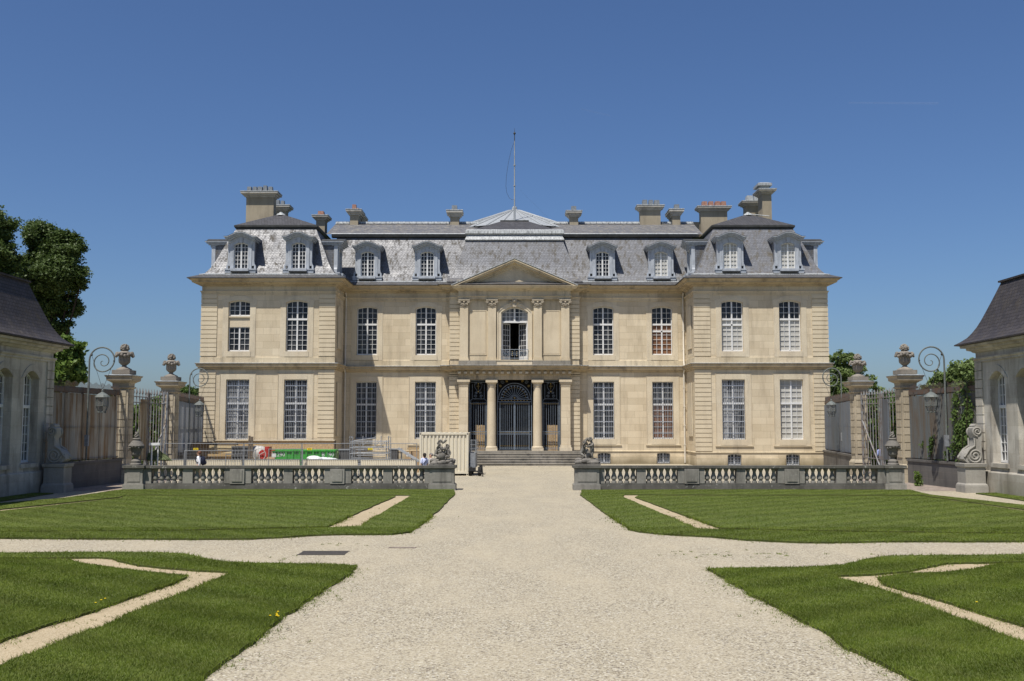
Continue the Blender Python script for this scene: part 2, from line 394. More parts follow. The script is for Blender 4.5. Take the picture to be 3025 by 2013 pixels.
def pane_glass():
    m, nt, b = mk('lantern_glass', .05, .5)
    b.inputs['Base Color'].default_value = (.25, .26, .25, 1); b.inputs['Alpha'].default_value = .3
    return m
M['lampglass'] = pane_glass()
M['gateiron'] = flat('gate_iron', (.22, .23, .235), .6, .3, 0, var=.4, scale=4, c2=(.16, .12, .095))
M['eave'] = slate('eave_slate', (.10, .10, .102), .5, .7, .5, spec=.25)
# ================================================================== CHATEAU
YP, YC, YQ, YA, YL = 76.5, 80.5, 80.08, 79.85, 79.62
XPI, XPO = 13.61, 23.69
chateau = thing('chateau', 'long pale limestone chateau with slate mansard roofs and a pedimented centre, facing the gravel court', 'chateau', (0, 76.5, 0))

def archpts(cx, w, zs, rise, n=10, rev=False):
    p = [(cx - w / 2 + w * i / n, zs + rise * (1 - (2 * i / n - 1) ** 2)) for i in range(n + 1)]
    return p[::-1] if rev else p
def wall(mb, T, X0, X1, Z0, Z1, holes, depth=.34):
    xs = sorted({X0, X1, *[h[0] - h[1] / 2 for h in holes], *[h[0] + h[1] / 2 for h in holes]})
    zs = sorted({Z0, Z1, *[h[2] for h in holes], *[h[3] for h in holes]})
    for i in range(len(xs) - 1):
        for j in range(len(zs) - 1):
            xm = (xs[i] + xs[i + 1]) / 2; zm = (zs[j] + zs[j + 1]) / 2
            if any(abs(xm - h[0]) < h[1] / 2 and h[2] < zm < h[3] for h in holes): continue
            mb.add([T(xs[i], zs[j], 0), T(xs[i + 1], zs[j], 0), T(xs[i + 1], zs[j + 1], 0), T(xs[i], zs[j + 1], 0)], [(0, 1, 2, 3)])
    for cx, w, z0, z1, rise in holes:
        a, b = cx - w / 2, cx + w / 2; zs_ = z1 - rise
        ring = [(a, z0), (a, zs_)] + (archpts(cx, w, zs_, rise)[1:-1] if rise else []) + [(b, zs_), (b, z0)]
        n = len(ring)
        for k in range(n):
            p, q = ring[k], ring[(k + 1) % n]
            mb.add([T(*p, 0), T(*q, 0), T(*q, depth), T(*p, depth)], [(0, 1, 2, 3)])
        if rise:
            ap = archpts(cx, w, zs_, rise)
            h = len(ap) // 2
            mb.add([T(a, z1, 0)] + [T(*p, 0) for p in ap[:h + 1]], [tuple(range(h + 2))])
            mb.add([T(b, z1, 0)] + [T(*p, 0) for p in ap[h:]], [tuple(range(len(ap) - h + 1))])

def window(T, parent, cx, w, zb, zt, rise=0.0, depth=.26, trans=None, rowsU=3, rowsL=6, cols=2, pane='glass', paneU=None, grille=False, gmat='iron_light', mat='white', rails=(), label=None, mull=.11):
    fr = MB(); a, b = cx - w / 2, cx + w / 2; zs = zt - rise
    def top(x): return zs + rise * (1 - ((x - cx) / (w / 2)) ** 2)
    d0, d1 = depth - .07, depth
    fw = .062
    e = .004
    fr.boxT(T, a + e, a + fw, zb + e, zs, d0, d1); fr.boxT(T, b - fw, b - e, zb + e, zs, d0, d1)
    fr.boxT(T, a + fw, b - fw, zb + e, zb + .11, d0, d1)
    if rise:
        o = archpts(cx, w - 2 * e, zs, rise - e); i_ = archpts(cx, w - 2 * e, zs - fw, rise - e)
        for k in range(10):
            fr.prism([o[k], o[k + 1], i_[k + 1], i_[k]], T, d0 - .004, d1 + .004)
    else:
        fr.boxT(T, a + fw, b - fw, zt - fw, zt - e, d0, d1)
    if mull: fr.boxT(T, cx - mull / 2, cx + mull / 2, zb + .11, top(cx) - fw, d0 - .02, d1 + .01)
    bands = [(zb + .11, zs - .02 if not rise else zs, rowsL)]
    if trans:
        fr.boxT(T, a + fw, b - fw, trans - .07, trans + .07, d0 - .03, d1 + .014)
        bands = [(zb + .11, trans - .07, rowsL), (trans + .07, zs, rowsU)]
    mw = .029
    halves = [(a + fw, cx - mull / 2), (cx + mull / 2, b - fw)] if mull else [(a + fw, b - fw)]
    for (h0, h1) in halves:
        for c in range(1, cols):
            x = h0 + (h1 - h0) * c / cols
            for z0, z1, _ in bands:
                fr.boxT(T, x - mw / 2, x + mw / 2, z0, (top(x) - fw if rise and z1 == zs else z1), d0 + .02, d1 - .008)
        for z0, z1, n in bands:
            extra = rise * .6 if z1 == zs else 0
            for r in range(1, n):
                z = z0 + (z1 + extra - z0) * r / n
                fr.boxT(T, h0, h1, z - mw / 2, z + mw / 2, d0 + .024, d1 - .012)
    for z in rails: fr.boxT(T, a + fw, b - fw, z - .06, z + .06, d0 - .02, d1 + .02)
    o = fr.build('window', M[mat], parent)
    if label: o['label'] = label
    pn = MB(); dg = depth + .012
    def addpane(z0, z1, arch, m):
        q = MB()
        pts = [(a + .01, z0), (b - .01, z0)] + ([(x, z - .01) for x, z in archpts(cx, w - .02, zs, rise, rev=True)] if arch and rise else [(b - .01, z1), (a + .01, z1)])
        q.prism(pts, T, dg, dg + .03); q.build('pane', M[m], o)
    if paneU and trans:
        addpane(zb + .01, trans, False, pane); addpane(trans, zt - .01, True, paneU)
    else: addpane(zb + .01, zt - .01, True, pane)
    if grille:
        g = MB(); n = max(5, round(w / .135)); gd = depth - .17
        for k in range(n):
            x = a + w * (k + .5) / n
            g.boxT(T, x - .010, x + .010, zb + .02, top(x) - .02, gd, gd + .024)
        nz = max(2, round((zt - zb) / .92))
        for k in range(nz):
            z = zb + (zs - zb) * (k + .5) / nz
            g.boxT(T, a + .005, b - .005, z - .02, z + .02, gd - .008, gd + .03)
        for k in range(n):
            x = a + w * (k + .5) / n
            g.boxT(T, x - .02, x + .02, zb + .03, zb + .09, gd - .1, gd)
        g.build('grille', M[gmat], o)
    return o

def surround(T, parent, cx, w, zb, zt, rise, ears=True, lower=False):
    s = MB(); e = .43; p = -.035
    a, b = cx - w / 2, cx + w / 2
    zs = zt - rise
    if not lower:
        s.boxT(T, a - e, a - .002, zb - .42, zs - .25, p, .002); s.boxT(T, b + .002, b + e, zb - .42, zs - .25, p, .002)
        for sx, x0, x1 in ((-1, a - e - .07, a - .002), (1, b + .002, b + e + .07)):
            s.boxT(T, x0, x1, zs - .25, zs, p, .002)
        o = [(a - e - .07, zs)] + archpts(cx, w + .01, zs, rise)[0:] + [(b + e + .07, zs), (b + e + .07, zs + .2)] + archpts(cx, w + .2, zs + .28, rise + .1, rev=True) + [(a - e - .07, zs + .2)]
        s.prism(o, T, p, .002)
        s.boxT(T, a - .1, b + .1, zb - .40, zb, p - .03, .005)
    else:
        for q0, q1, pp in ((e, .0, -.022), (e + .06, e + .025, -.04)):
            s.boxT(T, a - q0, a - q1 - .002, zb - .47, zt + (q0 if q0 > e else .45), pp, .002); s.boxT(T, b + q1 + .002, b + q0, zb - .47, zt + (q0 if q0 > e else .45), pp, .002)
        s.boxT(T, a - .001, b + .001, zt + .002, zt + .42, -.028, .002)
        s.boxT(T, a - e - .08, b + e + .08, zt + .45, zt + .49, -.045, .002)
        s.boxT(T, a - .12, b + .12, zb - .40, zb - .001, -.055, .005)
        s.boxT(T, a - e - .12, b + e + .12, zb - .50, zb - .43, -.09, .005)
    return s.build('window_surround', M['sill'], parent)

ZU, ZUT, RU = 8.60, 12.47, .15      # upper windows
ZL, ZLT = 1.96, 6.48                # ground-floor windows
wins = [ # cx, wall, upper pane/upper-light pane, lower pane, grille, basement
    (-20.85, 'P', 'infill', 'curt', True), (-16.48, 'P', 'glass', 'glass', True),
    (-11.74, 'C', 'glass', 'glass', True), (-7.06, 'C', 'glass', 'glass', True),
    (7.06, 'C', 'glass', 'glass', True), (11.74, 'C', 'brown', 'brown', True),
    (16.48, 'P', 'blindlow', 'curt', True), (20.85, 'P', 'blindlow', 'blind', False)]
holesP = {-1: [], 1: []}; holesC = {-1: [], 1: []}
for cx, wl, up, lo, g in wins:
    s_ = 1 if cx > 0 else -1
    H_ = (holesP if wl == 'P' else holesC)[s_]
    wu, wlw = 1.64, 1.66 if wl == 'C' else 1.74
    H_.append((cx, wu, ZU, ZUT, RU)); H_.append((cx, wlw, ZL, ZLT, .03))
    if s_ > 0: H_.append((cx, 1.03, .03, .92, .12))
for s_ in (-1, 1):
    mb = MB(); xa, xb = sorted((s_ * XPI, s_ * XPO))
    wall(mb, TF(YP), xa, xb, -.2, 13.0, holesP[s_])
    # sides (outer side and inner side), back of the house
    for X, y0, y1 in ((s_ * XPO, YP, 93.0), (s_ * XPI, YP, YC)):
        mb.add([(X, y0, -.2), (X, y1, -.2), (X, y1, 13.0), (X, y0, 13.0)], [(0, 1, 2, 3)])
    mb.build('pavilion_wall', M['wall'], chateau)
    mb = MB(); xa, xb = sorted((s_ * 5.1, s_ * XPI))
    wall(mb, TF(YC), xa, xb, -.2, 13.0, holesC[s_]); mb.build('wing_wall', M['wall'], chateau)
mb = MB(); mb.box(-23.6, 23.6, 92.9, 93.0, -.2, 14); mb.build('rear_wall', M['wall'], chateau)

for cx, wl, up, lo, g in wins:
    Y = YP if wl == 'P' else YC; T = TF(Y); wu, wlw = 1.64, 1.66 if wl == 'C' else 1.74
    surround(T, chateau, cx, wu, ZU, ZUT, RU); surround(T, chateau, cx, wlw, ZL, ZLT, 0, lower=True)
    if up == 'infill':
        window(T, chateau, cx, wu - .02, 11.28, ZUT, RU, rowsL=3, rowsU=2, label='small window above the stone infill')
        window(T, chateau, cx, wu - .02, ZU, 10.46, 0, rowsL=4, label='small window below the stone infill')
        q = MB(); q.boxT(T, cx - .82, cx + .82, 10.46, 11.18, .12, .4); q.boxT(T, cx - .85, cx + .83, 11.18, 11.28, .02, .4)
        q.build('stone_infill', M['sill'], chateau)
    elif up == 'brown':
        window(T, chateau, cx, wu - .01, ZU, ZUT, RU, trans=11.05, pane='shutter', paneU='glass', rails=(10.5,), label='upper window with brown shutters behind its panes')
    elif up == 'blindlow':
        window(T, chateau, cx, wu - .01, ZU, ZUT, RU, trans=11.05, pane='blind', paneU='glass', rails=(10.62,) if cx < 18 else (), label='upper window with pale blinds behind its panes')
    else:
        window(T, chateau, cx, wu - .01, ZU, ZUT, RU, trans=11.05)
    window(T, chateau, cx, wlw - .01, ZL, ZLT, .03, trans=4.68, rowsU=4, rowsL=6, pane={'curt': 'glass_grey', 'brown': 'shutter', 'blind': 'blind'}.get(lo, 'glass'),
           paneU='glass' if lo == 'brown' else None, grille=g, label=None if g else 'ground floor window without a grille, pale blinds inside')
    if cx > 0:
        window(T, chateau, cx, 1.02, .03, .92, .12, rowsL=3, cols=2, grille=True, mull=.1, depth=.3, label='low arched basement window')

# ---- rusticated quoins
def quoin(X0, X1, Y, z0, z1, dY=.06, dX0=.0, dX1=.0):
    q = MB(); n = round((z1 - z0) / .333); h = (z1 - z0) / n
    for k in range(n): q.box(X0 - dX0, X1 + dX1, Y - dY, Y + .12, z0 + k * h + .032, z0 + (k + 1) * h - .018)
    return q.build('quoin_strip', M['quoin'], chateau)
for s_ in (-1, 1):
    for X0, X1 in ((13.61, 14.80), (22.52, 23.69)):
        a, b = sorted((s_ * X0, s_ * X1)); edge = X0 < 14
        dx = [0, 0]; dx[0 if (s_ > 0) == edge else 1] = .05
        quoin(a, b, YP, 8.22, 12.92, .06, *dx); quoin(a, b, YP, 1.08, 7.2, .07, *dx)
    a, b = sorted((s_ * 4.32, s_ * 5.11))
    q = MB(); q.box(a, b, YQ, YC + .3, -.1, 13.0); q.build('projecting_pier', M['trim'], chateau)
    dx = [0, 0]; dx[1 if s_ > 0 else 0] = .04
    quoin(a, b, YQ, 8.22, 12.92, .06, *dx); quoin(a, b, YQ, 1.08, 7.2, .06, *dx)
    # blind niches on the inner pavilion flank and a recessed panel
    X = s_ * XPI - s_ * .03
    for z0, z1 in ((8.9, 12.2), (2.2, 6.3)):
        q = MB(); q.box(min(X, X - s_ * .06), max(X, X - s_ * .06), 77.6, 79.4, z0, z1); q.build('flank_panel', M['sill'], chateau)

# ---- horizontal mouldings wrap the whole front
L_, Rr = [], []
front = [(-XPO, 93.0), (-XPO, YP), (-XPI, YP), (-XPI, YC), (-5.11, YC), (-5.11, YQ), (5.11, YQ), (5.11, YC), (XPI, YC), (XPI, YP), (XPO, YP), (XPO, 93.0)]
def part_sweep(name, path, prof, mat, smooth=0):
    q = MB(); q.sweep(path, prof); return q.build(name, M[mat], chateau, smooth)
arch_prof = [(-.05, 12.90), (.05, 12.90), (.05, 13.0), (.075, 13.0), (.075, 13.1), (.13, 13.13), (.13, 13.2), (.02, 13.2), (.02, 13.56)]
part_sweep('architrave', front, arch_prof, 'trim')
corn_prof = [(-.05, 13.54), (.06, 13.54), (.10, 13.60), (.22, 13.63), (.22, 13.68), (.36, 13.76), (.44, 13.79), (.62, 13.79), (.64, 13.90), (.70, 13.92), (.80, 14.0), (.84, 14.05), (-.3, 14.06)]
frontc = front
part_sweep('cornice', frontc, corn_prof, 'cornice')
part_sweep('gutter_edge', frontc, [(.2, 14.065), (.93, 14.065), (.93, 14.12), (.15, 14.44), (.1, 14.44)], 'eave')
part_sweep('roof_step', frontc, [(.1, 14.42), (.22, 14.42), (.22, 14.47), (-.1, 14.56)], 'lead')
str_prof = [(-.05, 7.22), (.05, 7.22), (.07, 7.28), (.16, 7.34), (.17, 7.42), (.27, 7.46), (.27, 7.60), (.33, 7.63), (.33, 7.70), (-.05, 7.76)]
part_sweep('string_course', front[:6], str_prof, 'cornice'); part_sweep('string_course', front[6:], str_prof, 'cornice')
part_sweep('string_flashing', front[:6], [(.05, 7.745), (.35, 7.71), (.35, 7.685), (.34, 7.685)], 'lead')
part_sweep('string_flashing', front[6:], [(.05, 7.745), (.35, 7.71), (.35, 7.685), (.34, 7.685)], 'lead')
for seg in (front[:6], front[6:]):
    part_sweep('floor_band', seg, [(-.02, 7.74), (.045, 7.74), (.045, 8.15), (-.02, 8.18)], 'trim')
    part_sweep('plinth', seg[:2] if 0 else seg, [(.06, .98), (.06, 1.03), (-.02, 1.06)], 'trim')
# plinth courses on the pavilions and wings, broken round the basement windows
for s_ in (-1, 1):
    for X0, X1, Y, cxs in ((XPI, XPO, YP, (16.48, 20.85)), (5.1, XPI, YC, (7.06, 11.74))):
        xs = [X0] + [v for c in cxs for v in (c - .6, c + .6)] + [X1]
        q = MB()
        for k in range(0, len(xs), 2):
            a, b = sorted((s_ * xs[k], s_ * xs[k + 1])); q.box(a, b, Y - .07, Y + .02, -.1, .62)
        q.build('plinth_course', M['wall'], chateau)

# ---- centre bay: upper floor
q = MB(); T = TF(YA)
wall(q, T, -4.34, 4.34, 7.7, 13.9, [(0, 2.1, 8.17, 12.37, .42)], .5)
q.build('centre_wall', M['trim'], chateau)
ent_path = [(-4.42, YQ + .05), (-4.42, YL), (4.42, YL), (4.42, YQ + .05)]
part_sweep('entablature', ent_path, [(-.1, 12.95), (.0, 12.95), (.0, 13.05), (.03, 13.05), (.03, 13.15), (.09, 13.18), (.09, 13.24), (.01, 13.24), (.01, 13.62), (.08, 13.66), (.16, 13.72), (.3, 13.76), (.42, 13.78), (.5, 13.88), (.55, 13.93), (.55, 13.97), (-.6, 14.0)], 'trim')
part_sweep('pediment_ledge', ent_path, [(.2, 13.995), (.57, 13.975), (.57, 13.955)], 'sill')
for cx, w in ((-4.0, .64), (-1.78, .64), (1.86, .64), (4.06, .64)):
    cx = {-4.0: -3.98, -1.78: -1.78, 1.86: 1.83, 4.06: 4.0}[cx]
    q = MB(); q.box(cx - w / 2, cx + w / 2, YL, YA + .05, 8.35, 12.34)
    o = q.build('pilaster', M['colstone'], chateau)
    c = MB(); c.box(cx - w / 2 - .06, cx + w / 2 + .06, YL - .06, YA + .05, 8.1, 8.22); c.box(cx - w / 2 - .03, cx + w / 2 + .03, YL - .03, YA + .05, 8.22, 8.35)
    c.build('pilaster_base', M['trim'], o)
    c = MB()
    c.box(cx - .34, cx + .34, YL - .03, YA, 12.34, 12.40); c.box(cx - .27, cx + .27, YL - .02, YA, 12.40, 12.84); c.box(cx - .46, cx + .46, YL - .14, YA, 12.84, 12.945)
    for s in (-1, 1):
        pts = [(cx + s * (.36 + .11 * (1 - t / 18) * math.cos(t * .55)), YL - .1, 12.70 + .12 * (1 - t / 18) * math.sin(t * .55)) for t in range(17)]
        c.tube(pts, .035, 6)
        c.ball((cx + s * .36, YL - .09, 12.70), .06, 8, 5)
        for k in range(2): c.ball((cx + s * (.1 + .14 * k), YL - .03, 12.5 + .05 * k), .09, 8, 5, (1, .7, 1.5))
    c.ball((cx, YL - .08, 12.72), .09, 8, 5); c.ball((cx, YL - .05, 12.52), .10, 8, 5, (1, .7, 1.5))
    c.tube([(cx - .22, YL - .07, 12.63), (cx - .1, YL - .1, 12.55), (cx + .1, YL - .1, 12.55), (cx + .22, YL - .07, 12.63)], .03, 5)
    c.build('capital', M['carved'], o, 40)
for s in (-1, 1):
    q = MB(); x0, x1 = sorted((s * 2.2, s * 3.62))
    for a, b, c, d in ((x0, x1, 8.55, 8.62), (x0, x1, 12.02, 12.1), (x0, x0 + .07, 8.62, 12.02), (x1 - .07, x1, 8.62, 12.02)): q.box(a, b, YA - .035, YA + .01, c, d)
    q.box(x0 + .1, x1 - .1, YA - .02, YA + .01, 8.65, 12.0)
    q.build('wall_panel', M['colstone'], chateau)
    q = MB(); x0, x1 = sorted((s * 1.42, s * 4.4)); q.box(x0, x1, YL - .1, YA + .02, 7.7, 8.1); q.build('pedestal_course', M['step'], chateau)
q = MB(); q.box(-1.40, 1.40, YL - .08, YA + .3, 7.72, 8.12); q.box(-1.44, 1.44, YL - .13, YA + .3, 8.1, 8.16); q.build('window_sill', M['sill'], chateau)
# moulded window surround with keystone
q = MB(); T = TF(YA)
for e0, e1, p in ((.0, .30, -.05), (.24, .34, -.09)):
    q.boxT(T, -1.05 - e1, -1.052 - e0, 8.17, 11.95, p, .003); q.boxT(T, 1.052 + e0, 1.05 + e1, 8.17, 11.95, p, .003)
    o_ = archpts(0, 2.1 + 2 * e1, 11.95, .42 + e1); i_ = archpts(0, 2.104 + 2 * e0, 11.95, .425 + e0)
    for k in range(10): q.prism([o_[k], o_[k + 1], i_[k + 1], i_[k]], T, p, .003)
q.build('arched_surround', M['sill'], chateau)
q = MB(); q.prism([(-.13, 12.34), (.13, 12.34), (.2, 12.93), (-.2, 12.93)], T, -.2, .01)
q.ball((0, YA - .22, 12.82), .13, 8, 6)
for s in (-1, 1):
    q.tube([(s * .15, YA - .12, 12.75), (s * .35, YA - .1, 12.70), (s * .55, YA - .08, 12.78)], [.07, .055, .03], 6)
    q.ball((s * .3, YA - .1, 12.8), .08, 7, 5)
q.build('keystone', M['carved'], chateau, 40)
# tall window: arched fanlight shut, two leaves swung into the room
T = TF(YA + .3)
f = MB(); f.boxT(T, -1.045, -.97, 8.2, 11.95, 0, .07); f.boxT(T, .97, 1.045, 8.2, 11.95, 0, .07); f.boxT(T, -.97, .97, 11.13, 11.29, -.03, .09)
o_ = archpts(0, 2.09, 11.95, .415); i_ = archpts(0, 2.09, 11.86, .415)
for k in range(10): f.prism([o_[k], o_[k + 1], i_[k + 1], i_[k]], T, 0, .07)
f.boxT(T, -.07, .07, 11.29, 12.28, -.02, .08)
for s in (-1, 1):
    for c in (1, 2):
        x = s * (.07 + .9 * c / 3); f.boxT(T, x - .02, x + .02, 11.29, 11.86 + .41 * (1 - (x / 1.045) ** 2), .01, .06)
    for z in (11.62, 11.95):
        x0, x1 = sorted((s * .07, s * .97)); f.boxT(T, x0, x1, z - .018, z + .018, .012, .058)
fan = f.build('fanlight', M['white'], chateau)
q = MB(); q.prism([(-1.03, 11.2), (1.03, 11.2)] + archpts(0, 2.07, 11.95, .40, rev=True), T, .075, .1); q.build('pane', M['glass_grey'], fan)
for s in (-1, 1):
    ang = R(48); ca, sa = math.cos(ang), math.sin(ang)
    TL = lambda x, z, d, s=s: (s * (.97 - x * ca) + 0 * d, YA + .36 + x * sa + d, z)
    lf = MB()
    lf.boxT(TL, 0, .09, 8.22, 11.12, 0, .05); lf.boxT(TL, .84, .93, 8.22, 11.12, 0, .05); lf.boxT(TL, .09, .84, 8.22, 8.5, 0, .05); lf.boxT(TL, .09, .84, 11.03, 11.12, 0, .05)
    for x in (.34, .59): lf.boxT(TL, x - .018, x + .018, 8.5, 11.03, .006, .044)
    for k in range(1, 6): lf.boxT(TL, .09, .84, 8.5 + 2.53 * k / 6 - .018, 8.5 + 2.53 * k / 6 + .018, .01, .04)
    lo_ = lf.build('open_casement', M['white'], chateau)
    q = MB(); q.boxT(TL, .09, .84, 8.5, 11.03, .022, .028); q.build('pane', M['glass'], lo_)
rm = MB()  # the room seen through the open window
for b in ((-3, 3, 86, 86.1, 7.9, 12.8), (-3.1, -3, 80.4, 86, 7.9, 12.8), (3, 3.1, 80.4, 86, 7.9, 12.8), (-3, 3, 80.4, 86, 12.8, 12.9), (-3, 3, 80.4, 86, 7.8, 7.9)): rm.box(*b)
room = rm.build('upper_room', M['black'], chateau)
q = MB()
for x0, x1 in ((-.75, -.1), (.1, .75)):
    for z0, z1 in ((8.1, 9.4), (9.55, 10.4), (10.55, 11.3)): q.box(x0, x1, 85.9, 85.99, z0, z1)
q.build('door_panel', M['roomwood'], room)
rl = MB(); Y = YA - .1
rl.tube([(-1.1, Y, 8.98), (1.1, Y, 8.98)], .025, 6); rl.tube([(-1.1, Y, 8.3), (1.1, Y, 8.3)], .02, 6)
for k in range(7): rl.tube([(-1.05 + .35 * k, Y, 8.2), (-1.05 + .35 * k, Y, 8.98)], .014, 5)
for k in range(6):
    x = -1.05 + .35 * k + .175
    for s in (-1, 1): rl.tube([(x + s * .13 * math.cos(t * .7) * (1 - t / 14), Y, 8.65 + s * .17 * math.sin(t * .7) + s * .1 * t / 12) for t in range(11)], .012, 5)
ro = rl.build('balcony_railing', M['iron'], chateau)
g = MB()
for k in (2, 3):
    for dz in (8.5, 8.65, 8.8): g.ball((-1.05 + .35 * k + .175, Y - .02, dz), .035, 6, 4)
g.build('gilding', M['gold'], ro)
# ---- pediment
pd = MB(); T = TF(YA - .1)
pd.prism([(-4.3, 13.98), (4.3, 13.98), (0, 15.85)], T, 0, .3)
ped = pd.build('pediment', M['colstone'], chateau)
rk = MB()
for s in (-1, 1):
    for (o0, o1, dep) in ((-.24, -.10, -.12), (-.10, .04, -.22), (.04, .16, -.32), (.16, .30, -.60), (.30, .40, -.72)):
        # raking mouldings stepping outwards with height
        A = Vector((s * (4.62 + .25), 13.99)); B = Vector((0, 16.10)); d = (B - A).normalized(); n = Vector((-d.y, d.x)) * (s * 1)
        if n.y < 0: n = -n
        off = -.40
        def cut(o, Z):  # point on the offset line at height Z / at x = 0
            P = A + n * (o + off)
            t = (Z - P.y) / d.y; return P + d * t
        def mid(o):
            P = A + n * (o + off); t = -P.x / d.x; return P + d * t
        z0 = 13.985
        p = [cut(o0, z0), mid(o0), mid(o1), cut(o1, z0)]
        rk.prism([(v.x, v.y) for v in p], TF(YA), dep, .05)
rk.build('raking_cornice', M['trim'], ped)
q = MB()
for s in (-1, 1):
    A = Vector((s * 4.98, 13.99)); B = Vector((0, 16.13)); q.prism([(A.x, A.y), (B.x, B.y), (B.x, B.y + .06), (A.x + s * .02, A.y + .06)], TF(YA), -.76, .4)
q.build('flashing', M['lead'], ped)
# ---- portico on the ground floor
part_sweep('balcony_cornice', [(-5.16, YQ + .3), (-5.16, YQ - .02), (-4.42, YQ - .02), (-4.42, YL), (4.42, YL), (4.42, YQ - .02), (5.16, YQ - .02), (5.16, YQ + .3)],
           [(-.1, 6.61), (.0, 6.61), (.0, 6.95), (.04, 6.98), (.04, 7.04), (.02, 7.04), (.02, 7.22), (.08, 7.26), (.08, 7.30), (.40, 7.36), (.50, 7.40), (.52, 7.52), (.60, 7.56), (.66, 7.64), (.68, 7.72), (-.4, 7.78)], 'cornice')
part_sweep('balcony_flashing', [(-5.16, YQ + .3), (-5.16, YQ - .02), (-4.42, YQ - .02), (-4.42, YL), (4.42, YL), (4.42, YQ - .02), (5.16, YQ - .02), (5.16, YQ + .3)], [(.2, 7.765), (.70, 7.735), (.70, 7.70)], 'lead')
q = MB()
for k in range(19): x = -4.32 + k * .48; q.box(x - .12, x + .12, YL - .36, YL, 7.06, 7.22)
q.build('dentils', M['trim'], chateau)
q = MB(); q.box(-4.4, 4.4, YL + .01, YA + .4, 6.62, 7.7); q.build('lintel', M['trim'], chateau)
for s in (-1, 1):
    q = MB(); x0, x1 = sorted((s * 3.64, s * 4.36)); q.box(x0, x1, YL - .12, YC, 1.5, 6.22); o = q.build('portico_pier', M['wall'], chateau)
    c = MB(); c.box(x0 - .03, x1 + .03, YL - .15, YC, 6.08, 6.13)
    for e, z0, z1 in ((.03, 6.22, 6.30), (.09, 6.30, 6.42), (.14, 6.42, 6.60)): c.box(x0 - e, x1 + e, YL - .12 - e, YC, z0, z1)
    c.build('capital', M['colstone'], o)
    c = MB()
    for e, z0, z1 in ((.05, 1.32, 1.5), (.12, 1.05, 1.32)): c.box(x0 - e, x1 + e, YL - .12 - e, YC, z0, z1)
    c.build('pier_base', M['sill'], o)
    cx = s * 1.80; cy = YL + .24
    c = MB(); c.lathe([(.37, 1.42), (.355, 2.0), (.36, 3.0), (.335, 5.0), (.315, 6.05)], (cx, cy, 0), 28); o = c.build('column', M['colstone'], chateau, 40)
    c = MB(); c.box(cx - .46, cx + .46, cy - .46, cy + .46, 1.05, 1.25); c.lathe([(.44, 1.25), (.46, 1.30), (.44, 1.36), (.39, 1.38), (.38, 1.42)], (cx, cy, 0), 28); c.build('column_base', M['sill'], o, 40)
    c = MB(); c.lathe([(.33, 6.05), (.36, 6.08), (.33, 6.11), (.33, 6.26), (.37, 6.28), (.42, 6.38)], (cx, cy, 0), 28); c.box(cx - .46, cx + .46, cy - .46, cy + .46, 6.38, 6.60); c.build('capital', M['colstone'], o, 40)
# dark hall behind
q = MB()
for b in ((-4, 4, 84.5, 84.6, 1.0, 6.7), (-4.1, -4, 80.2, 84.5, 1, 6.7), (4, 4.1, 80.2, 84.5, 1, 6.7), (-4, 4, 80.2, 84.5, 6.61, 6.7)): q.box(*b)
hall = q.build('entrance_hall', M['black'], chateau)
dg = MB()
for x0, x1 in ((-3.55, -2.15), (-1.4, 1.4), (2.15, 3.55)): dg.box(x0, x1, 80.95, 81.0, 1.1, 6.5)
dg.build('hall_dark_panel', M['black'], hall)  # opaque black panels give the hall its darkness by colour, no glass
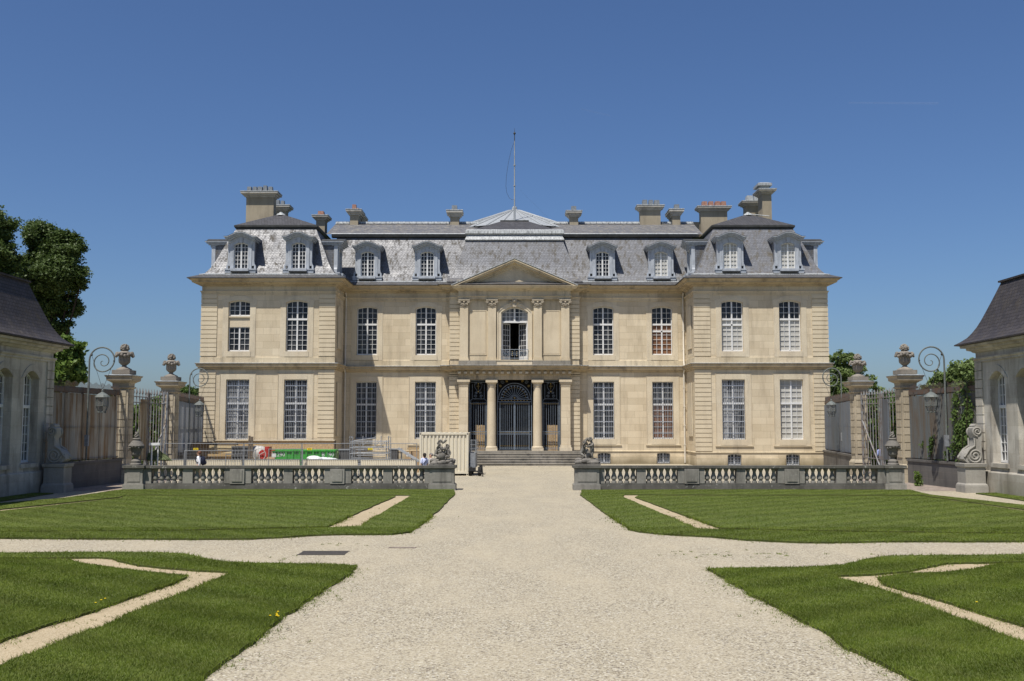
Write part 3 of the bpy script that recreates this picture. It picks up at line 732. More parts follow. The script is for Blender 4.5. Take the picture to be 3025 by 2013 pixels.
# ---- wrought-iron entrance grilles with gilding
YG = 80.25
def grille_panel(cx, w, arch):
    g = MB(); go = MB(); x0, x1 = cx - w / 2, cx + w / 2
    B = lambda p, q_, t=.03: g.bar((p[0], YG, p[1]), (q_[0], YG, q_[1]), t)
    zt = 6.55; zm = 4.9; zm2 = 5.08
    for x in (x0 + .04, x1 - .04): B((x, 1.1), (x, zt), .055)
    inn = .22 if arch else .13
    for x in (x0 + inn, x1 - inn): B((x, 1.1), (x, zm), .045)
    for z in (zm, zm2 if arch else zm - .0, 2.55, 2.35, 1.18): B((x0, z), (x1, z), .04)
    if arch: B((cx, 1.1), (cx, zm), .06)
    n = 14 if arch else 7
    for k in range(n):
        x = x0 + inn + (w - 2 * inn) * (k + .5) / n
        B((x, 1.2), (x, zm - .12), .022)
        g.tube([(x - .06, YG, zm - .14), (x - .04, YG, zm - .06), (x, YG, zm - .03), (x + .04, YG, zm - .06), (x + .06, YG, zm - .14)], .012, 5)
        go.ball((x, YG - .02, 1.42), .028, 6, 4, (.7, .7, 1.6)); go.ball((x, YG - .02, 2.45), .03, 6, 4)
        g.tube([(x + .055 * math.cos(t), YG, 1.3 + .055 * math.sin(t)) for t in [i * PI / 4 for i in range(9)]], .01, 5)
        g.tube([(x + .07 * math.cos(t), YG, 2.45 + .07 * math.sin(t)) for t in [i * PI / 4 for i in range(9)]], .01, 5)
    go.box(x0 + inn, x1 - inn, YG - .03, YG - .01, zm - .19, zm - .165)
    if arch:
        rO = w / 2 - .12; zc = zm2 + .02
        for rr, t in ((rO, .03), (rO - .16, .02), (.26, .02), (.18, .012)):
            g.tube([(cx + rr * math.cos(a), YG, zc + rr * math.sin(a)) for a in [PI * i / 24 for i in range(25)]], t, 6)
        for k in range(13):
            a = PI * (k + .5) / 13; ca, sa = math.cos(a), math.sin(a)
            g.bar((cx + .26 * ca, YG, zc + .26 * sa), (cx + (rO - .25) * ca, YG, zc + (rO - .25) * sa), .03)
            g.ball((cx + (rO - .24) * ca, YG, zc + (rO - .24) * sa), .06, 8, 5, (1, .4, 1))
            a2 = PI * (k + 1) / 13
            if k < 12:
                r1 = rO - .36; go.bar((cx + r1 * math.cos(a + .03), YG - .02, zc + r1 * math.sin(a + .03)), (cx + r1 * math.cos(a2 + .09), YG - .02, zc + r1 * math.sin(a2 + .09)), .018)
        go.ball((cx, YG - .03, zc + .1), .06, 8, 5)
        for s in (-1, 1):
            for (sx, sz, rr) in ((.95, 1.32, .15), (.62, 1.40, .10), (1.12, 1.02, .1)):
                pts = [(cx + s * (sx + rr * (1 - t / 20) * math.cos(t * .6)), YG, zc + sz + rr * (1 - t / 20) * math.sin(t * .6)) for t in range(18)]
                (go if rr == .10 else g).tube(pts, .014, 5)
        for k in range(9): go.ball((cx - 1.0 + .25 * k, YG - .02, zm + .09), .035, 6, 4, (1.6, .6, .8))
    else:
        B((x0 + .05, zm + .0), (x0 + .28, zm + .22), .03); B((x1 - .05, zm), (x1 - .28, zm + .22), .03); B((x0 + .28, zm + .22), (x1 - .28, zm + .22), .03)
        for x in (x0 + .28, x1 - .28): B((x, zm + .22), (x, zt - .3), .028)
        B((x0 + .2, zt - .12), (x1 - .2, zt - .12), .03); B((x0, zt), (x1, zt), .05)
        for s in (-1, 1):
            for (sx, sz, rr) in ((.22, .42, .13), (.16, .68, .10), (.2, 1.45, .1)):
                g.tube([(cx + s * (sx + rr * (1 - t / 20) * math.cos(t * .6)), YG, zm + sz + rr * (1 - t / 20) * math.sin(t * .6)) for t in range(18)], .014, 5)
            g.tube([(cx + s * .3, YG, zm + 1.4), (cx + s * .26, YG, zm + 1.1), (cx + s * .1, YG, zm + .85), (cx, YG, zm + .75)], .014, 5)
        go.ball((cx, YG - .02, zm + .8), .06, 7, 5, (1, .5, 1)); go.box(cx - .012, cx + .012, YG - .03, YG - .01, zm + .95, zm + 1.35); go.box(cx - .14, cx + .14, YG - .03, YG - .01, zm + 1.2, zm + 1.225)
        go.ball((cx, YG - .02, zm + 1.42), .05, 7, 5)
    o = g.build('entrance_grille', M['iron'], chateau); go.build('gilding', M['gold'], o)
grille_panel(0, 2.75, True); grille_panel(-2.86, 1.5, False); grille_panel(2.86, 1.5, False)
# ---- steps
st = MB()
st.box(-5.3, 5.3, 79.05, 84.5, -.1, 1.05)
for k in range(1, 6):
    y0 = 79.05 - .47 * k; e = .0 + .13 * k
    st.box(-5.3 - e, 5.3 + e, y0, 79.06 - .47 * (k - 1) + .001 * k, -.1, 1.05 - .175 * k)
    st.box(-5.3 - e, 5.3 + e, y0 - .03, y0, 1.0 - .175 * k, 1.05 - .175 * k - .003)
st.build('entrance_steps', M['step'], chateau)
# ---- downpipes
for s in (-1, 1):
    q = MB(); X = s * 13.42; q.tube([(X, YC - .1, .1), (X, YC - .1, 7.15), (X, YC - .36, 7.4), (X, YC - .36, 7.7), (X, YC - .14, 8.0), (X, YC - .1, 13.3), (X, YC - .4, 13.55)], .065, 8)
    for z in (1.5, 3.0, 4.5, 6.0, 9, 10.5, 12): q.box(X - .085, X + .085, YC - .17, YC, z, z + .05)
    q.build('downpipe', M['pipe'], chateau, 40)

# ================================================================== ROOFS
MP = [(0.06, 14.5), (.12, 14.6), (.27, 14.78), (.48, 15.1), (.78, 15.72), (1.05, 16.4), (1.4, 17.2), (1.97, 18.47)]
inw = lambda k, prof: [(-o, z) for o, z in prof]
def mansard(name, path, prof, mat, closed=False):
    q = MB(); q.sweep(path, [(-o, z) for o, z in prof], closed); return q.build(name, M[mat], chateau, 25)
mainroof = mansard('mansard_roof', [(-14.6, YC), (14.6, YC)], MP, 'slate')
q = MB(); q.sweep([(-15, YC), (15, YC)], [(-2.2, 18.40), (-1.80, 18.40), (-1.72, 18.46), (-1.70, 18.6), (-1.78, 18.68), (-2.2, 18.72)]); q.build('roof_gutter', M['leaddark'], chateau)
q = MB(); q.sweep([(-15, YC), (15, YC)], [(-1.70, 18.62), (-1.66, 18.66), (-1.72, 18.73), (-2.3, 18.76)]); q.build('gutter_flashing', M['zinc'], chateau)
q = MB(); yu = YC + 2.0; q.add([(-15.5, yu, 18.7), (15.5, yu, 18.7), (15.5, 87, 20.5), (-15.5, 87, 20.5)], [(0, 1, 2, 3)]); q.add([(-15.5, 92.9, 18.3), (15.5, 92.9, 18.3), (15.5, 87, 20.5), (-15.5, 87, 20.5)], [(0, 1, 2, 3)])
q.build('upper_roof', M['slate_old'], chateau)
q = MB(); q.add([(-15.5, 86.6, 20.42), (15.5, 86.6, 20.42), (15.5, 87, 20.58), (-15.5, 87, 20.58)], [(0, 1, 2, 3)]); q.box(-15.5, 15.5, 86.95, 87.1, 20.45, 20.66)
for k in range(60): q.box(-15.3 + k * .52, -15.24 + k * .52, 86.55, 86.62, 20.42, 20.5)
q.build('ridge_lead', M['lead'], chateau)
for s in (-1, 1):
    a, b = sorted((s * XPI, s * XPO)); P4 = [(a, YP), (b, YP), (b, 92.9), (a, 92.9)]
    mansard('pavilion_mansard', P4, MP, 'slate', True)
    q = MB(); q.sweep(P4, [(-2.2, 18.38), (-1.86, 18.38), (-1.78, 18.5), (-1.78, 18.62), (-2.4, 18.68)], True); q.build('pavilion_gutter', M['leaddark'], chateau)
    i = 1.84; a2, b2 = a + i, b - i; y0, y1 = YP + i, 92.9 - i; cx = (a + b) / 2
    q = MB(); q.add([(a2, y0, 18.64), (b2, y0, 18.64), (b2, y1, 18.64), (a2, y1, 18.64), (cx, 79.95, 19.86), (cx, 88.5, 19.86)], [(0, 1, 4), (1, 2, 5, 4), (2, 3, 5), (3, 0, 4, 5)])
    q.build('pavilion_top_roof', M['slate_dark'], chateau)
    q = MB(); q.lathe([(.38, 19.72), (.3, 19.86), (.16, 19.9), (.14, 19.99), (.02, 20.02)], (cx, 80.0, 0), 12)
    if s > 0: q.tube([(cx, 80, 19.86), (cx + 1.5, 79.1, 19.50)], .035, 6)
    q.build('lead_cap', M['lead'], chateau, 40)
# centre roof
CF = [(-5.15, 84.0), (-5.15, YQ - .1), (5.15, YQ - .1), (5.15, 84.0)]
mansard('centre_mansard', CF, [(-.1, 14.5), (.05, 14.8), (.35, 15.4), (.6, 16.1), (.95, 17.1), (1.35, 18.2), (1.42, 18.47)], 'slate')
q = MB(); q.sweep(CF, [(-1.2, 17.93), (-1.17, 17.93), (-1.12, 18.0), (-1.36, 18.5)]); q.sweep(CF, [(-1.5, 18.42), (-1.25, 18.42), (-1.15, 18.52), (-1.18, 18.78), (-1.3, 18.86), (-1.8, 18.9)]); q.build('centre_lead_edge', M['lead'], chateau, 30)
q = MB(); q.sweep(CF, [(-1.5, 18.38), (-1.28, 18.38), (-1.22, 18.46)]); q.build('centre_edge_shadow_strip', M['leaddark'], chateau)  # dark strip added as the shade line under the lead edge
q = MB(); q.add([(-3.5, YQ + 1.5, 18.88), (3.5, YQ + 1.5, 18.88), (1.15, 84.2, 20.12), (-1.15, 84.2, 20.12), (3.5, 88, 18.88), (-3.5, 88, 18.88), (1.15, 86.5, 20.12), (-1.15, 86.5, 20.12)], [(0, 1, 2, 3), (1, 4, 6, 2), (5, 0, 3, 7), (3, 2, 6, 7)])
q.build('centre_top_roof', M['slate_dark'], chateau)
q = MB(); q.box(-1.2, 1.2, 84.1, 84.4, 20.08, 20.2); q.build('roof_crest', M['leaddark'], chateau)
# rotunda roof of standing-seam zinc on the garden side
dm = MB(); prof = [(7.6, 19.9), (5.2, 20.85), (2.6, 21.85), (.7, 22.6), (.25, 22.78), (.22, 23.0), (.05, 23.15)]
dm.lathe(prof, (0, 92, 0), 40)
for k in range(40):
    t = 2 * PI * k / 40
    dm.tube([(r * math.cos(t), 92 + r * math.sin(t), z + .03) for r, z in prof[:4]], .045, 4)
dm.build('rotunda_roof', M['zinc'], chateau, 20)
for s in (-1, 1):   # low slate kickers beside the pediment
    q = MB(); x0, x1 = sorted((s * 4.1, s * 5.35)); q.add([(x0, 79.3, 14.36), (x1, 79.3, 14.36), (x1, 80.4, 14.95), (x0, 80.4, 14.95), (x0, 79.3, 14.25), (x1, 79.3, 14.25)], [(0, 1, 2, 3), (0, 1, 5, 4)]); q.build('roof_kicker', M['slate_old'], chateau)

# ---- dormers
def dormer(T, label, pane='glass'):
    q = MB(); j = .545
    for s in (-1, 1):
        x0, x1 = sorted((s * j, s * (j + .27))); q.boxT(T, x0, x1, 14.9, 16.92, 0, .3)
        x0, x1 = sorted((s * (j + .272), s * 1.0)); q.boxT(T, x0, x1, 15.15, 17.12, .05, .34)
        q.prism([(s * 1.0, 15.5), (s * 1.0, 14.9), (s * 1.14, 14.9), (s * 1.12, 15.15), (s * 1.04, 15.28)], T, .06, .3)
    n = 8
    lo = [(-j - .001 + (2 * j + .002) * k / n, 16.74 + .19 * (1 - (2 * k / n - 1) ** 2)) for k in range(n + 1)]
    q.prism(lo + [(j + .27, 16.92), (j + .27, 17.05)] + [(x, 17.05 + .17 * (1 - (x / .82) ** 2)) for x in (.6, .3, 0, -.3, -.6)] + [(-j - .27, 17.05), (-j - .27, 16.92)], T, -.015, .28)
    q.boxT(T, -.98, .98, 17.0, 17.2, .045, .5)
    q.prism([(-.11, 16.9), (.11, 16.9), (.19, 17.4), (-.19, 17.4)], T, -.1, .1)
    o = q.build('dormer', M['dormer'], chateau)
    if label: o['label'] = label
    def hood(e, zo, th):  # flat shoulders rising into a flat arch
        w = 1.02 + e
        top = [(w * (1 - 2 * k / 24), 17.36 + zo + .34 * max(0, math.cos(min(1, abs(1 - 2 * k / 24) / .80) * PI / 2)) ** 1.15) for k in range(25)]
        return top, [(x, z - th) for x, z in top]
    h = MB()
    for e, zo, th, d0 in ((-.06, -.28, .18, -.05), (.04, -.17, .13, -.20), (.13, -.07, .12, -.33), (.20, -.02, .06, -.43)):
        t, b = hood(e, zo, th)
        for k in range(24): h.prism([t[k], t[k + 1], b[k + 1], b[k]], T, d0, 1.9)
    h.build('dormer_hood', M['dormer'], o)
    h = MB(); t, b = hood(.21, .0, .02)
    for k in range(24): h.prism([t[k], t[k + 1], b[k + 1], b[k]], T, -.44, 1.9)
    h.build('dormer_flashing', M['leaddark'], o)
    c = MB()
    for s in (-1, 1):
        x0, x1 = sorted((s * .9, s * .97)); c.boxT(T, x0, x1, 14.6, 17.32, .3, 1.9)
    c.boxT(T, -.9, .9, 14.6, 17.3, .34, .44)
    c.build('dormer_cheek', M['slate'], o)
    si = MB(); si.boxT(T, -1.16, 1.16, 14.58, 14.80, -.12, .4); si.boxT(T, -1.2, 1.2, 14.80, 14.9, -.17, .4); si.boxT(T, -.68, .68, 14.70, 14.89, -.34, -.12); si.build('dormer_sill', M['dormer'], o)
    si = MB(); si.boxT(T, -.66, .66, 14.60, 14.70, -.32, -.125); si.boxT(T, -1.18, 1.18, 14.5, 14.58, -.1, .4); si.build('sill_bracket', M['leaddark'], o)
    w = MB(); d0, d1 = .13, .19
    for s in (-1, 1):
        x0, x1 = sorted((s * (j - .07), s * (j - .002))); w.boxT(T, x0, x1, 14.92, 16.74, d0, d1)
        x = s * .27; w.boxT(T, x - .017, x + .017, 14.98, 16.84, d0 + .01, d1 - .01)
        x0, x1 = sorted((s * .06, s * (j - .07)))
        for k in range(1, 6): w.boxT(T, x0, x1, 14.98 + .315 * k - .016, 14.98 + .315 * k + .016, d0 + .014, d1 - .014)
    w.boxT(T, -.06, .06, 14.92, 16.9, d0 - .02, d1 + .01); w.boxT(T, -j + .07, j - .07, 14.902, 14.98, d0, d1)
    up = [(x, z + .0) for x, z in lo]
    for k in range(n): w.prism([up[k], up[k + 1], (up[k + 1][0], up[k + 1][1] - .07), (up[k][0], up[k][1] - .07)], T, d0 - .003, d1 + .003)
    w.build('dormer_window', M['white'], o)
    p = MB(); p.prism([(-j + .01, 14.92), (j - .01, 14.92)] + [(x * .98, z - .01) for x, z in lo[::-1]], T, d1 + .012, d1 + .03); p.build('pane', M[pane], o)
    return o
for cx, Y, pane, lb in ((-20.85, YP, 'glass', None), (-16.45, YP, 'glass', None), (-11.78, YC, 'glass', None), (-7.0, YC, 'glass', None), (7.05, YC, 'glass', None), (11.74, YC, 'blind', 'dormer with a pale blind behind its panes'), (16.45, YP, 'blind', 'dormer with a pale blind behind its panes'), (20.85, YP, 'blind', 'dormer with a pale blind behind its panes')):
    dormer(lambda x, z, d, cx=cx, Y=Y: (cx + x, Y + .06 + d, z), lb, pane)
for s in (-1, 1):
    dormer(lambda x, z, d, s=s: (s * (XPO - d), 79.4 + s * x, z), 'dormer on the outer flank of a pavilion')
    dormer(lambda x, z, d, s=s: (s * (XPI + .14 + d), 79.4 - s * x, z), 'dormer on the inner flank of a pavilion')

# ---- chimneys (cap left/right x, shaft left/right x, cap top y, cap bottom y measured in the photograph)
def chimney(sl, sr, cl, cr, yt, yb, Y, dep, zbot, pots, hood=False):
    x0, zt = at(sl, yt, Y); x1, _ = at(sr, yt, Y); c0, _ = at(cl, yt, Y); _, zb = at(sl, yb, Y)
    e = max(.16, ((x0 - c0)))
    q = MB(); q.box(x0, x1, Y, Y + dep, zbot, zb + .02); o = q.build('chimney', M['render'], chateau)
    c = MB(); P = [(x0, Y), (x1, Y), (x1, Y + dep), (x0, Y + dep)]; h = zt - zb
    c.sweep(P, [(-.05, zb), (e * .16, zb + h * .0), (e * .2, zb + h * .2), (e * .55, zb + h * .3), (e * .6, zb + h * .5), (e * .9, zb + h * .58), (e, zb + h * .62), (e, zb + h * .98), (-.1, zt + .01)], True)
    c.box(x0 - .02, x1 + .02, Y - .02, Y + dep + .02, zt - .05, zt + .03); c.build('chimney_cap', M['capstone'], o)
    c = MB(); c.sweep(P, [(e * 1.0, zt - .03), (e + .03, zt - .03), (e + .03, zt + .03), (e * .7, zt + .06), (-.1, zt + .07)], True); c.build('chimney_flashing', M['lead'], o)
    for (pl, pr, py, mat) in pots:
        a, z1 = at(pl, py, Y + dep / 2); b, _ = at(pr, py, Y + dep / 2); w = b - a; cx = (a + b) / 2
        p = MB(); p.lathe([(w * .54, zt + .05), (w * .46, z1), (w * .4, z1), (w * .38, z1 - .15)], (cx, Y + dep / 2, 0), 4, 1, min(1.3, dep / w * .8), True)
        p.build('chimney_pot', M[mat], o)
    if hood:
        p = MB(); a, z0 = at(2246, 560, Y); b, z1 = at(2273, 547, Y); p.box(a, b, Y + .1, Y + dep - .1, zt, z1)
        p.sweep([(a, Y + .1), (b, Y + .1), (b, Y + dep - .1), (a, Y + dep - .1)], [(-.1, z1), (.2, z1 - .05), (.2, z1 + .15), (-.1, z1 + .27), (-.5, z1 + .33)], True); p.build('chimney_hood', M['zinc'], o)
    return o
G, RD = 'potgrey', 'potred'
chimney(728, 809, 714, 825, 568, 584, 82.0, .85, 18.0, [(732, 744, 553.5, G), (748.5, 760, 553.5, G), (763, 776, 553.5, G), (779, 790, 550, G), (794, 806, 553.5, G)])
chimney(790, 846, 778, 860, 608, 623, 87.0, .8, 18.0, [(817, 827, 592, G), (831, 841, 594.5, G)])
chimney(934, 960, 923, 973, 637.5, 651, 86.4, 1.1, 18.5, [(941, 958, 626, RD)])
chimney(1034, 1058, 1023, 1068, 620.5, 636, 86.4, 1.6, 18.5, [(1041.5, 1053, 606, RD)])
chimney(1047, 1069, 1037, 1082, 638, 652, 88.8, 1.4, 18.5, [(1048, 1060, 616, RD)])
chimney(1330, 1356, 1319, 1366, 623, 641, 86.4, .95, 18.5, [(1335, 1351, 609, G)])
chimney(1682.5, 1708, 1671.5, 1717.5, 624.5, 641, 86.4, .95, 18.5, [(1687, 1702, 611, G)])
chimney(1891, 1951, 1880.5, 1961.5, 608, 622, 86.4, .8, 18.5, [(1897, 1911, 592.5, G), (1916, 1928, 592.5, G), (1931.5, 1947, 593.5, G)])
chimney(1986, 2009.5, 1976, 2021, 619.5, 638, 86.4, 1.9, 18.5, [(1991, 2005.5, 606, G)])
chimney(2070, 2148, 2059, 2160, 611, 624.5, 86.4, .8, 18.5, [(2073, 2087.5, 597, RD), (2092, 2106, 597, RD), (2111, 2126, 597, RD), (2129, 2143, 597, RD)])
chimney(2202, 2246, 2190, 2258, 596, 609, 85.5, .9, 18.5, [(2203.5, 2222, 580.5, 'zinc'), (2225.5, 2241, 580.5, 'zinc')])
chimney(2251.5, 2278.5, 2239, 2292, 560.5, 573, 83.0, 1.5, 18.5, [], hood=True)
for px, w in ((1267, 16), (2055, 30)):
    a, z = at(px - w, 657, 88.5); b, _ = at(px + w, 657, 88.5); q = MB(); q.box(a, b, 88.4, 90, 19.6, z); q.build('roof_hatch', M['leaddark'], chateau)

fp = thing('flagpole', 'tall thin white flagpole with slack halyard on the chateau roof ridge', 'flagpole', (0, 86.2, 19.9))
q = MB(); q.tube([(0, 86.2, 19.9), (0, 86.2, 23), (0, 86.2, 27.6)], [.068, .058, .038], 10); q.tube([(0, 86.2, 19.9), (0, 86.2, 21.6)], .09, 8)
for z in (21.6, 23.6, 25.4): q.tube([(0, 86.2, z), (0, 86.2, z + .08)], .10, 8)
q.build('pole', M['zinc'], fp, 40)
q = MB(); q.tube([(0, 86.2, 27.5), (0, 86.2, 28.2)], .04, 6); q.ball((0, 86.2, 28.25), .11, 8, 6); q.tube([(0, 86.2, 28.3), (0, 86.2, 28.75)], [.03, .006], 6); q.build('finial', M['leaddark'], fp, 40)
q = MB(); pts = []
for px, py in ((1518, 422), (1510, 445), (1502, 480), (1496, 520), (1494.5, 550), (1497, 570), (1504, 585), (1512, 591), (1518, 590)):
    x, z = at(px, py, 86.2); pts.append((x, 86.2, z))
q.tube(pts, .012, 4); q.build('halyard', M['leaddark'], fp)
# ================================================================== SIDE BUILDINGS
from mathutils import noise as mnoise
XW = 21.4; YE = 47.0
for s in (-1, 1):
    side = 'left' if s < 0 else 'right'
    b = thing('court_building', {'left': 'low stone court building in shade below the tall dark trees, brown slate roof', 'right': 'low stone court building lit by the sun, streaked plaster, beside the ivy grown fence'}[side], 'building', (s * XW, YE, 0), 'low service buildings flanking the court')
    T = lambda u, z, d, s=s: (s * (XW + d), u, z)
    cs = [45.0 - 2.42 * k for k in range(10)]
    mb = MB(); wall(mb, T, 18.0, YE, -.1, 6.3, [(c, 1.42, 1.35, 5.42, .34) for c in cs], .42)
    mb.add([(s * XW, YE, -.1), (s * 33, YE, -.1), (s * 33, YE, 6.3), (s * XW, YE, 6.3)], [(0, 1, 2, 3)]); mb.add([(s * XW, 18, -.1), (s * 33, 18, -.1), (s * 33, 18, 6.3), (s * XW, 18, 6.3)], [(0, 1, 2, 3)])
    mb.build('wall', M['wingstone'], b)
    path = [(33, YE), (XW, YE), (XW, 18.0), (33, 18)] if s > 0 else [(-33, 18), (-XW, 18.0), (-XW, YE), (-33, YE)]
    def sw(name, prof, mat, sm=0):
        q = MB(); q.sweep(path, prof); return q.build(name, M[mat], b, sm)
    sw('plinth', [(.09, -.1), (.09, .92), (.05, .98), (-.02, 1.0)], 'wingstone')
    sw('architrave', [(-.02, 5.92), (.07, 5.92), (.07, 6.0), (.13, 6.05), (.13, 6.12), (.01, 6.12), (.01, 6.36)], 'wingstone')
    sw('cornice', [(.0, 6.34), (.1, 6.38), (.16, 6.44), (.3, 6.48), (.32, 6.58), (.5, 6.60), (.52, 6.70), (-.2, 6.72)], 'wingstone')
    rp = [(.50, 6.70), (.70, 6.73), (.70, 6.78), (.48, 6.91), (.26, 7.09), (.1, 7.3), (-.06, 7.56), (-.2, 7.85), (-.33, 8.16), (-.6, 8.82), (-.88, 9.54)]
    sw('roof', rp, 'slate_brown', 20)
    sw('roof_lip', [(-.88, 9.52), (-.78, 9.54), (-.78, 9.62), (-2.6, 10.1), (-5.8, 10.95)], 'slate_brown')
    q = MB()
    for k in range(12):
        z0 = 1.06 + k * .405; q.box(min(s * (XW - .07), s * (XW + .1)), max(s * (XW - .07), s * (XW + .1)), YE - .62, YE + .05, z0 + .02, z0 + .39)
    q.build('quoin_strip', M['wingstone'], b)
    for c in cs[:6]:
        w = window(T, b, c, 1.40, 1.37, 5.41, .34, depth=.42, trans=3.85, rowsU=3, rowsL=6, cols=2, pane='glass_grey', mull=.1)
        q = MB()
        q.boxT(T, c - .82, c + .82, 1.16, 1.345, -.09, .3); q.build('sill', M['wingstone'], w)
        q = MB(); o_ = archpts(c, 1.42 + .5, 5.08, .62); i_ = archpts(c, 1.424, 5.08, .345)
        for k in range(10): q.prism([o_[k], o_[k + 1], i_[k + 1], i_[k]], T, -.03, .002)
        q.build('arch_band', M['wingstone'], w)

# ================================================================== GATE PIERS, URNS, FENCES, GATES, LANTERNS
def urn_mesh(q, cx, cy, z, h, r):
    k = h / 1.6; e = r / .48
    q.lathe([(.46 * e, 0), (.46 * e, .22 * k)], (cx, cy, z), 4, square=True)
    q.lathe([(.40 * e, .22 * k), (.38 * e, .28 * k), (.22 * e, .36 * k), (.12 * e, .42 * k), (.11 * e, .48 * k), (.17 * e, .52 * k), (.27 * e, .62 * k), (.29 * e, .72 * k), (.29 * e, .98 * k), (.36 * e, 1.06 * k), (.38 * e, 1.14 * k), (.26 * e, 1.2 * k), (.13 * e, 1.26 * k), (.15 * e, 1.32 * k)], (cx, cy, z), 18)
    for t in range(16):   # garland swags under the rim
        a = 2 * PI * t / 16; q.ball((cx + .40 * e * math.cos(a), cy + .40 * e * math.sin(a), z + (1.02 - .05 * math.sin(4 * a)) * k), .085 * e, 6, 5)
    for sx in (-1, 1):
        for j in range(4): q.ball((cx + sx * (.38 + .03 * j) * e, cy, z + (1.12 - .05 * j) * k), (.10 - .012 * j) * e, 7, 5)
    rr = random.Random(int(cx * 100))
    q.ball((cx, cy, z + 1.36 * k), .19 * e, 10, 7)
    for t in range(44):   # flower-heap finial
        a = rr.random() * 2 * PI; zz = rr.uniform(-.35, 1); rad = .19 * math.sqrt(max(0, 1 - zz * zz))
        q.ball((cx + rad * e * math.cos(a), cy + rad * e * math.sin(a), z + (1.38 + .20 * zz) * k), .062 * e, 6, 5)
PX = 21.05
nm = {(-1, 0): 'left nearer stone gate pier beside the rusty sheet fence, shadows of bars on it', (-1, 1): 'left farther stone gate pier beside the pale grey fence behind the site hoarding', (1, 0): 'right nearer gate pier with rough vermiculated blocks beside the ivy fence', (1, 1): 'right farther gate pier with rough blocks between the grey-blue fence and the gate'}
un = {(-1, 0): 'stone flower urn on the nearer left gate pier beside the lamp scroll', (-1, 1): 'stone flower urn on the farther left gate pier near the chateau', (1, 0): 'stone flower urn on the nearer right gate pier beside the lamp scroll', (1, 1): 'lichened stone flower urn on the farther right gate pier before the tree'}
PY = (54.7, 62.2)
for s in (-1, 1):
    for i in (0, 1):
        X, Y = s * PX, PY[i]
        p = thing('gate_pier', nm[(s, i)], 'gate pier', (X, Y, 0), 'stone gate piers with urns')
        q = MB(); q.box(X - .40, X + .40, Y - .40, Y + .40, 0, 5.1)
        q.build('shaft', M['pillar'], p)
        q = MB()
        for k in range(9):
            z0 = 1.3 + k * .405
            for (a, b_, c, d) in ((X - .30, X + .30, Y - .44, Y + .44), (X - .44, X + .44, Y - .30, Y + .30)): q.box(a, b_, c, d, z0 + .02, z0 + .385)
        q.build('rusticated_block', M['pillar'], p)
        q = MB(); q.sweep([(X - .40, Y - .40), (X + .40, Y - .40), (X + .40, Y + .40), (X - .40, Y + .40)], [(.02, 4.98), (.09, 5.02), (.09, 5.08), (.03, 5.1), (.04, 5.28), (.16, 5.36), (.27, 5.42), (.29, 5.58), (.34, 5.62), (.35, 5.68), (-.05, 5.74)], True)
        q.build('pier_cap', M['pillar'], p)
        q = MB(); q.sweep([(X - .40, Y - .40), (X + .40, Y - .40), (X + .40, Y + .40), (X - .40, Y + .40)], [(.36, 5.67), (.37, 5.69), (-.1, 5.76), (-.35, 5.77)], True); q.build('cap_flashing', M['lead'], p)
        q = MB(); q.box(X - .52, X + .52, Y - .52, Y + .52, 0, .75); q.sweep([(X - .40, Y - .40), (X + .40, Y - .40), (X + .40, Y + .40), (X - .40, Y + .40)], [(.12, .7), (.12, .8), (.02, .98)], True); q.build('pier_base', M['pillar'], p)
        q = MB(); urn_mesh(q, X, Y, 5.76, 1.62, .50)
        tag(q.build('stone_urn', M['urn'], None, 40), un[(s, i)], 'urn', 'flower urns on the gate piers')

def fence(A, B, label, sheetm, z0, gap0, gap1):
    A = Vector((*A, 0)); B = Vector((*B, 0)); d = (B - A); L = d.length; d.normalize(); n = Vector((d.y, -d.x, 0))
    inward = n if n.x * -A.x > 0 else -n       # towards the court
    f = thing('sheeted_fence', label, 'fence', A, 'sheet clad iron fences either side of the court')
    P = lambda u, off, z: A + d * u + inward * off + Vector((0, 0, z))
    def bx(q, u0, u1, o0, o1, za, zb): q.hexa([P(u0, o0, za), P(u1, o0, za), P(u1, o1, za), P(u0, o1, za), P(u0, o0, zb), P(u1, o0, zb), P(u1, o1, zb), P(u0, o1, zb)])
    q = MB(); bx(q, 0, L, -.25, .22, 0, z0 - .12); bx(q, 0, L, -.29, .27, z0 - .12, z0); q.build('plinth_wall', M['darkwall'], f)
    q = MB(); k = 0; u = gap0; pts = []
    while u < L - gap1:
        pts.append((u, .07 + (.022 if k % 2 else -.012))); u += .075; k += 1
    for (ua, oa), (ub, ob) in zip(pts, pts[1:]):
        jz = .02 * math.sin(int(ua / .9) * 7.1)
        q.add([P(ua, oa, z0 + .07 + jz), P(ub, ob, z0 + .07 + jz), P(ub, ob, 4.56 + jz), P(ua, oa, 4.56 + jz)], [(0, 1, 2, 3)])
    q.build('sheet', M[sheetm], f)
    q = MB(); u = .06
    while u < L:
        x = P(u, 0, 0); q.bar((x.x, x.y, z0), (x.x, x.y, 4.75), .028); u += .14
    for z in (z0 + .1, 2.9, 4.6, 4.84): bx(q, 0, L, -.03, .03, z, z + .05)
    bx(q, 0, L, -.045, .05, 4.64, 4.84)
    u = 1.2
    while u < L - .4:
        bx(q, u - .04, u + .04, -.04, .05, z0, 4.9); u += 1.75
    q.build('railing', M['fenceiron'], f)
    q = MB(); u = .03
    while u < L:
        x = P(u, 0, 0); q.bar((x.x, x.y, 4.88), (x.x, x.y, 5.14 + .05 * math.sin(u * 9)), .012); u += .075
    q.build('spike_row', M['fenceiron'], f)
    return f
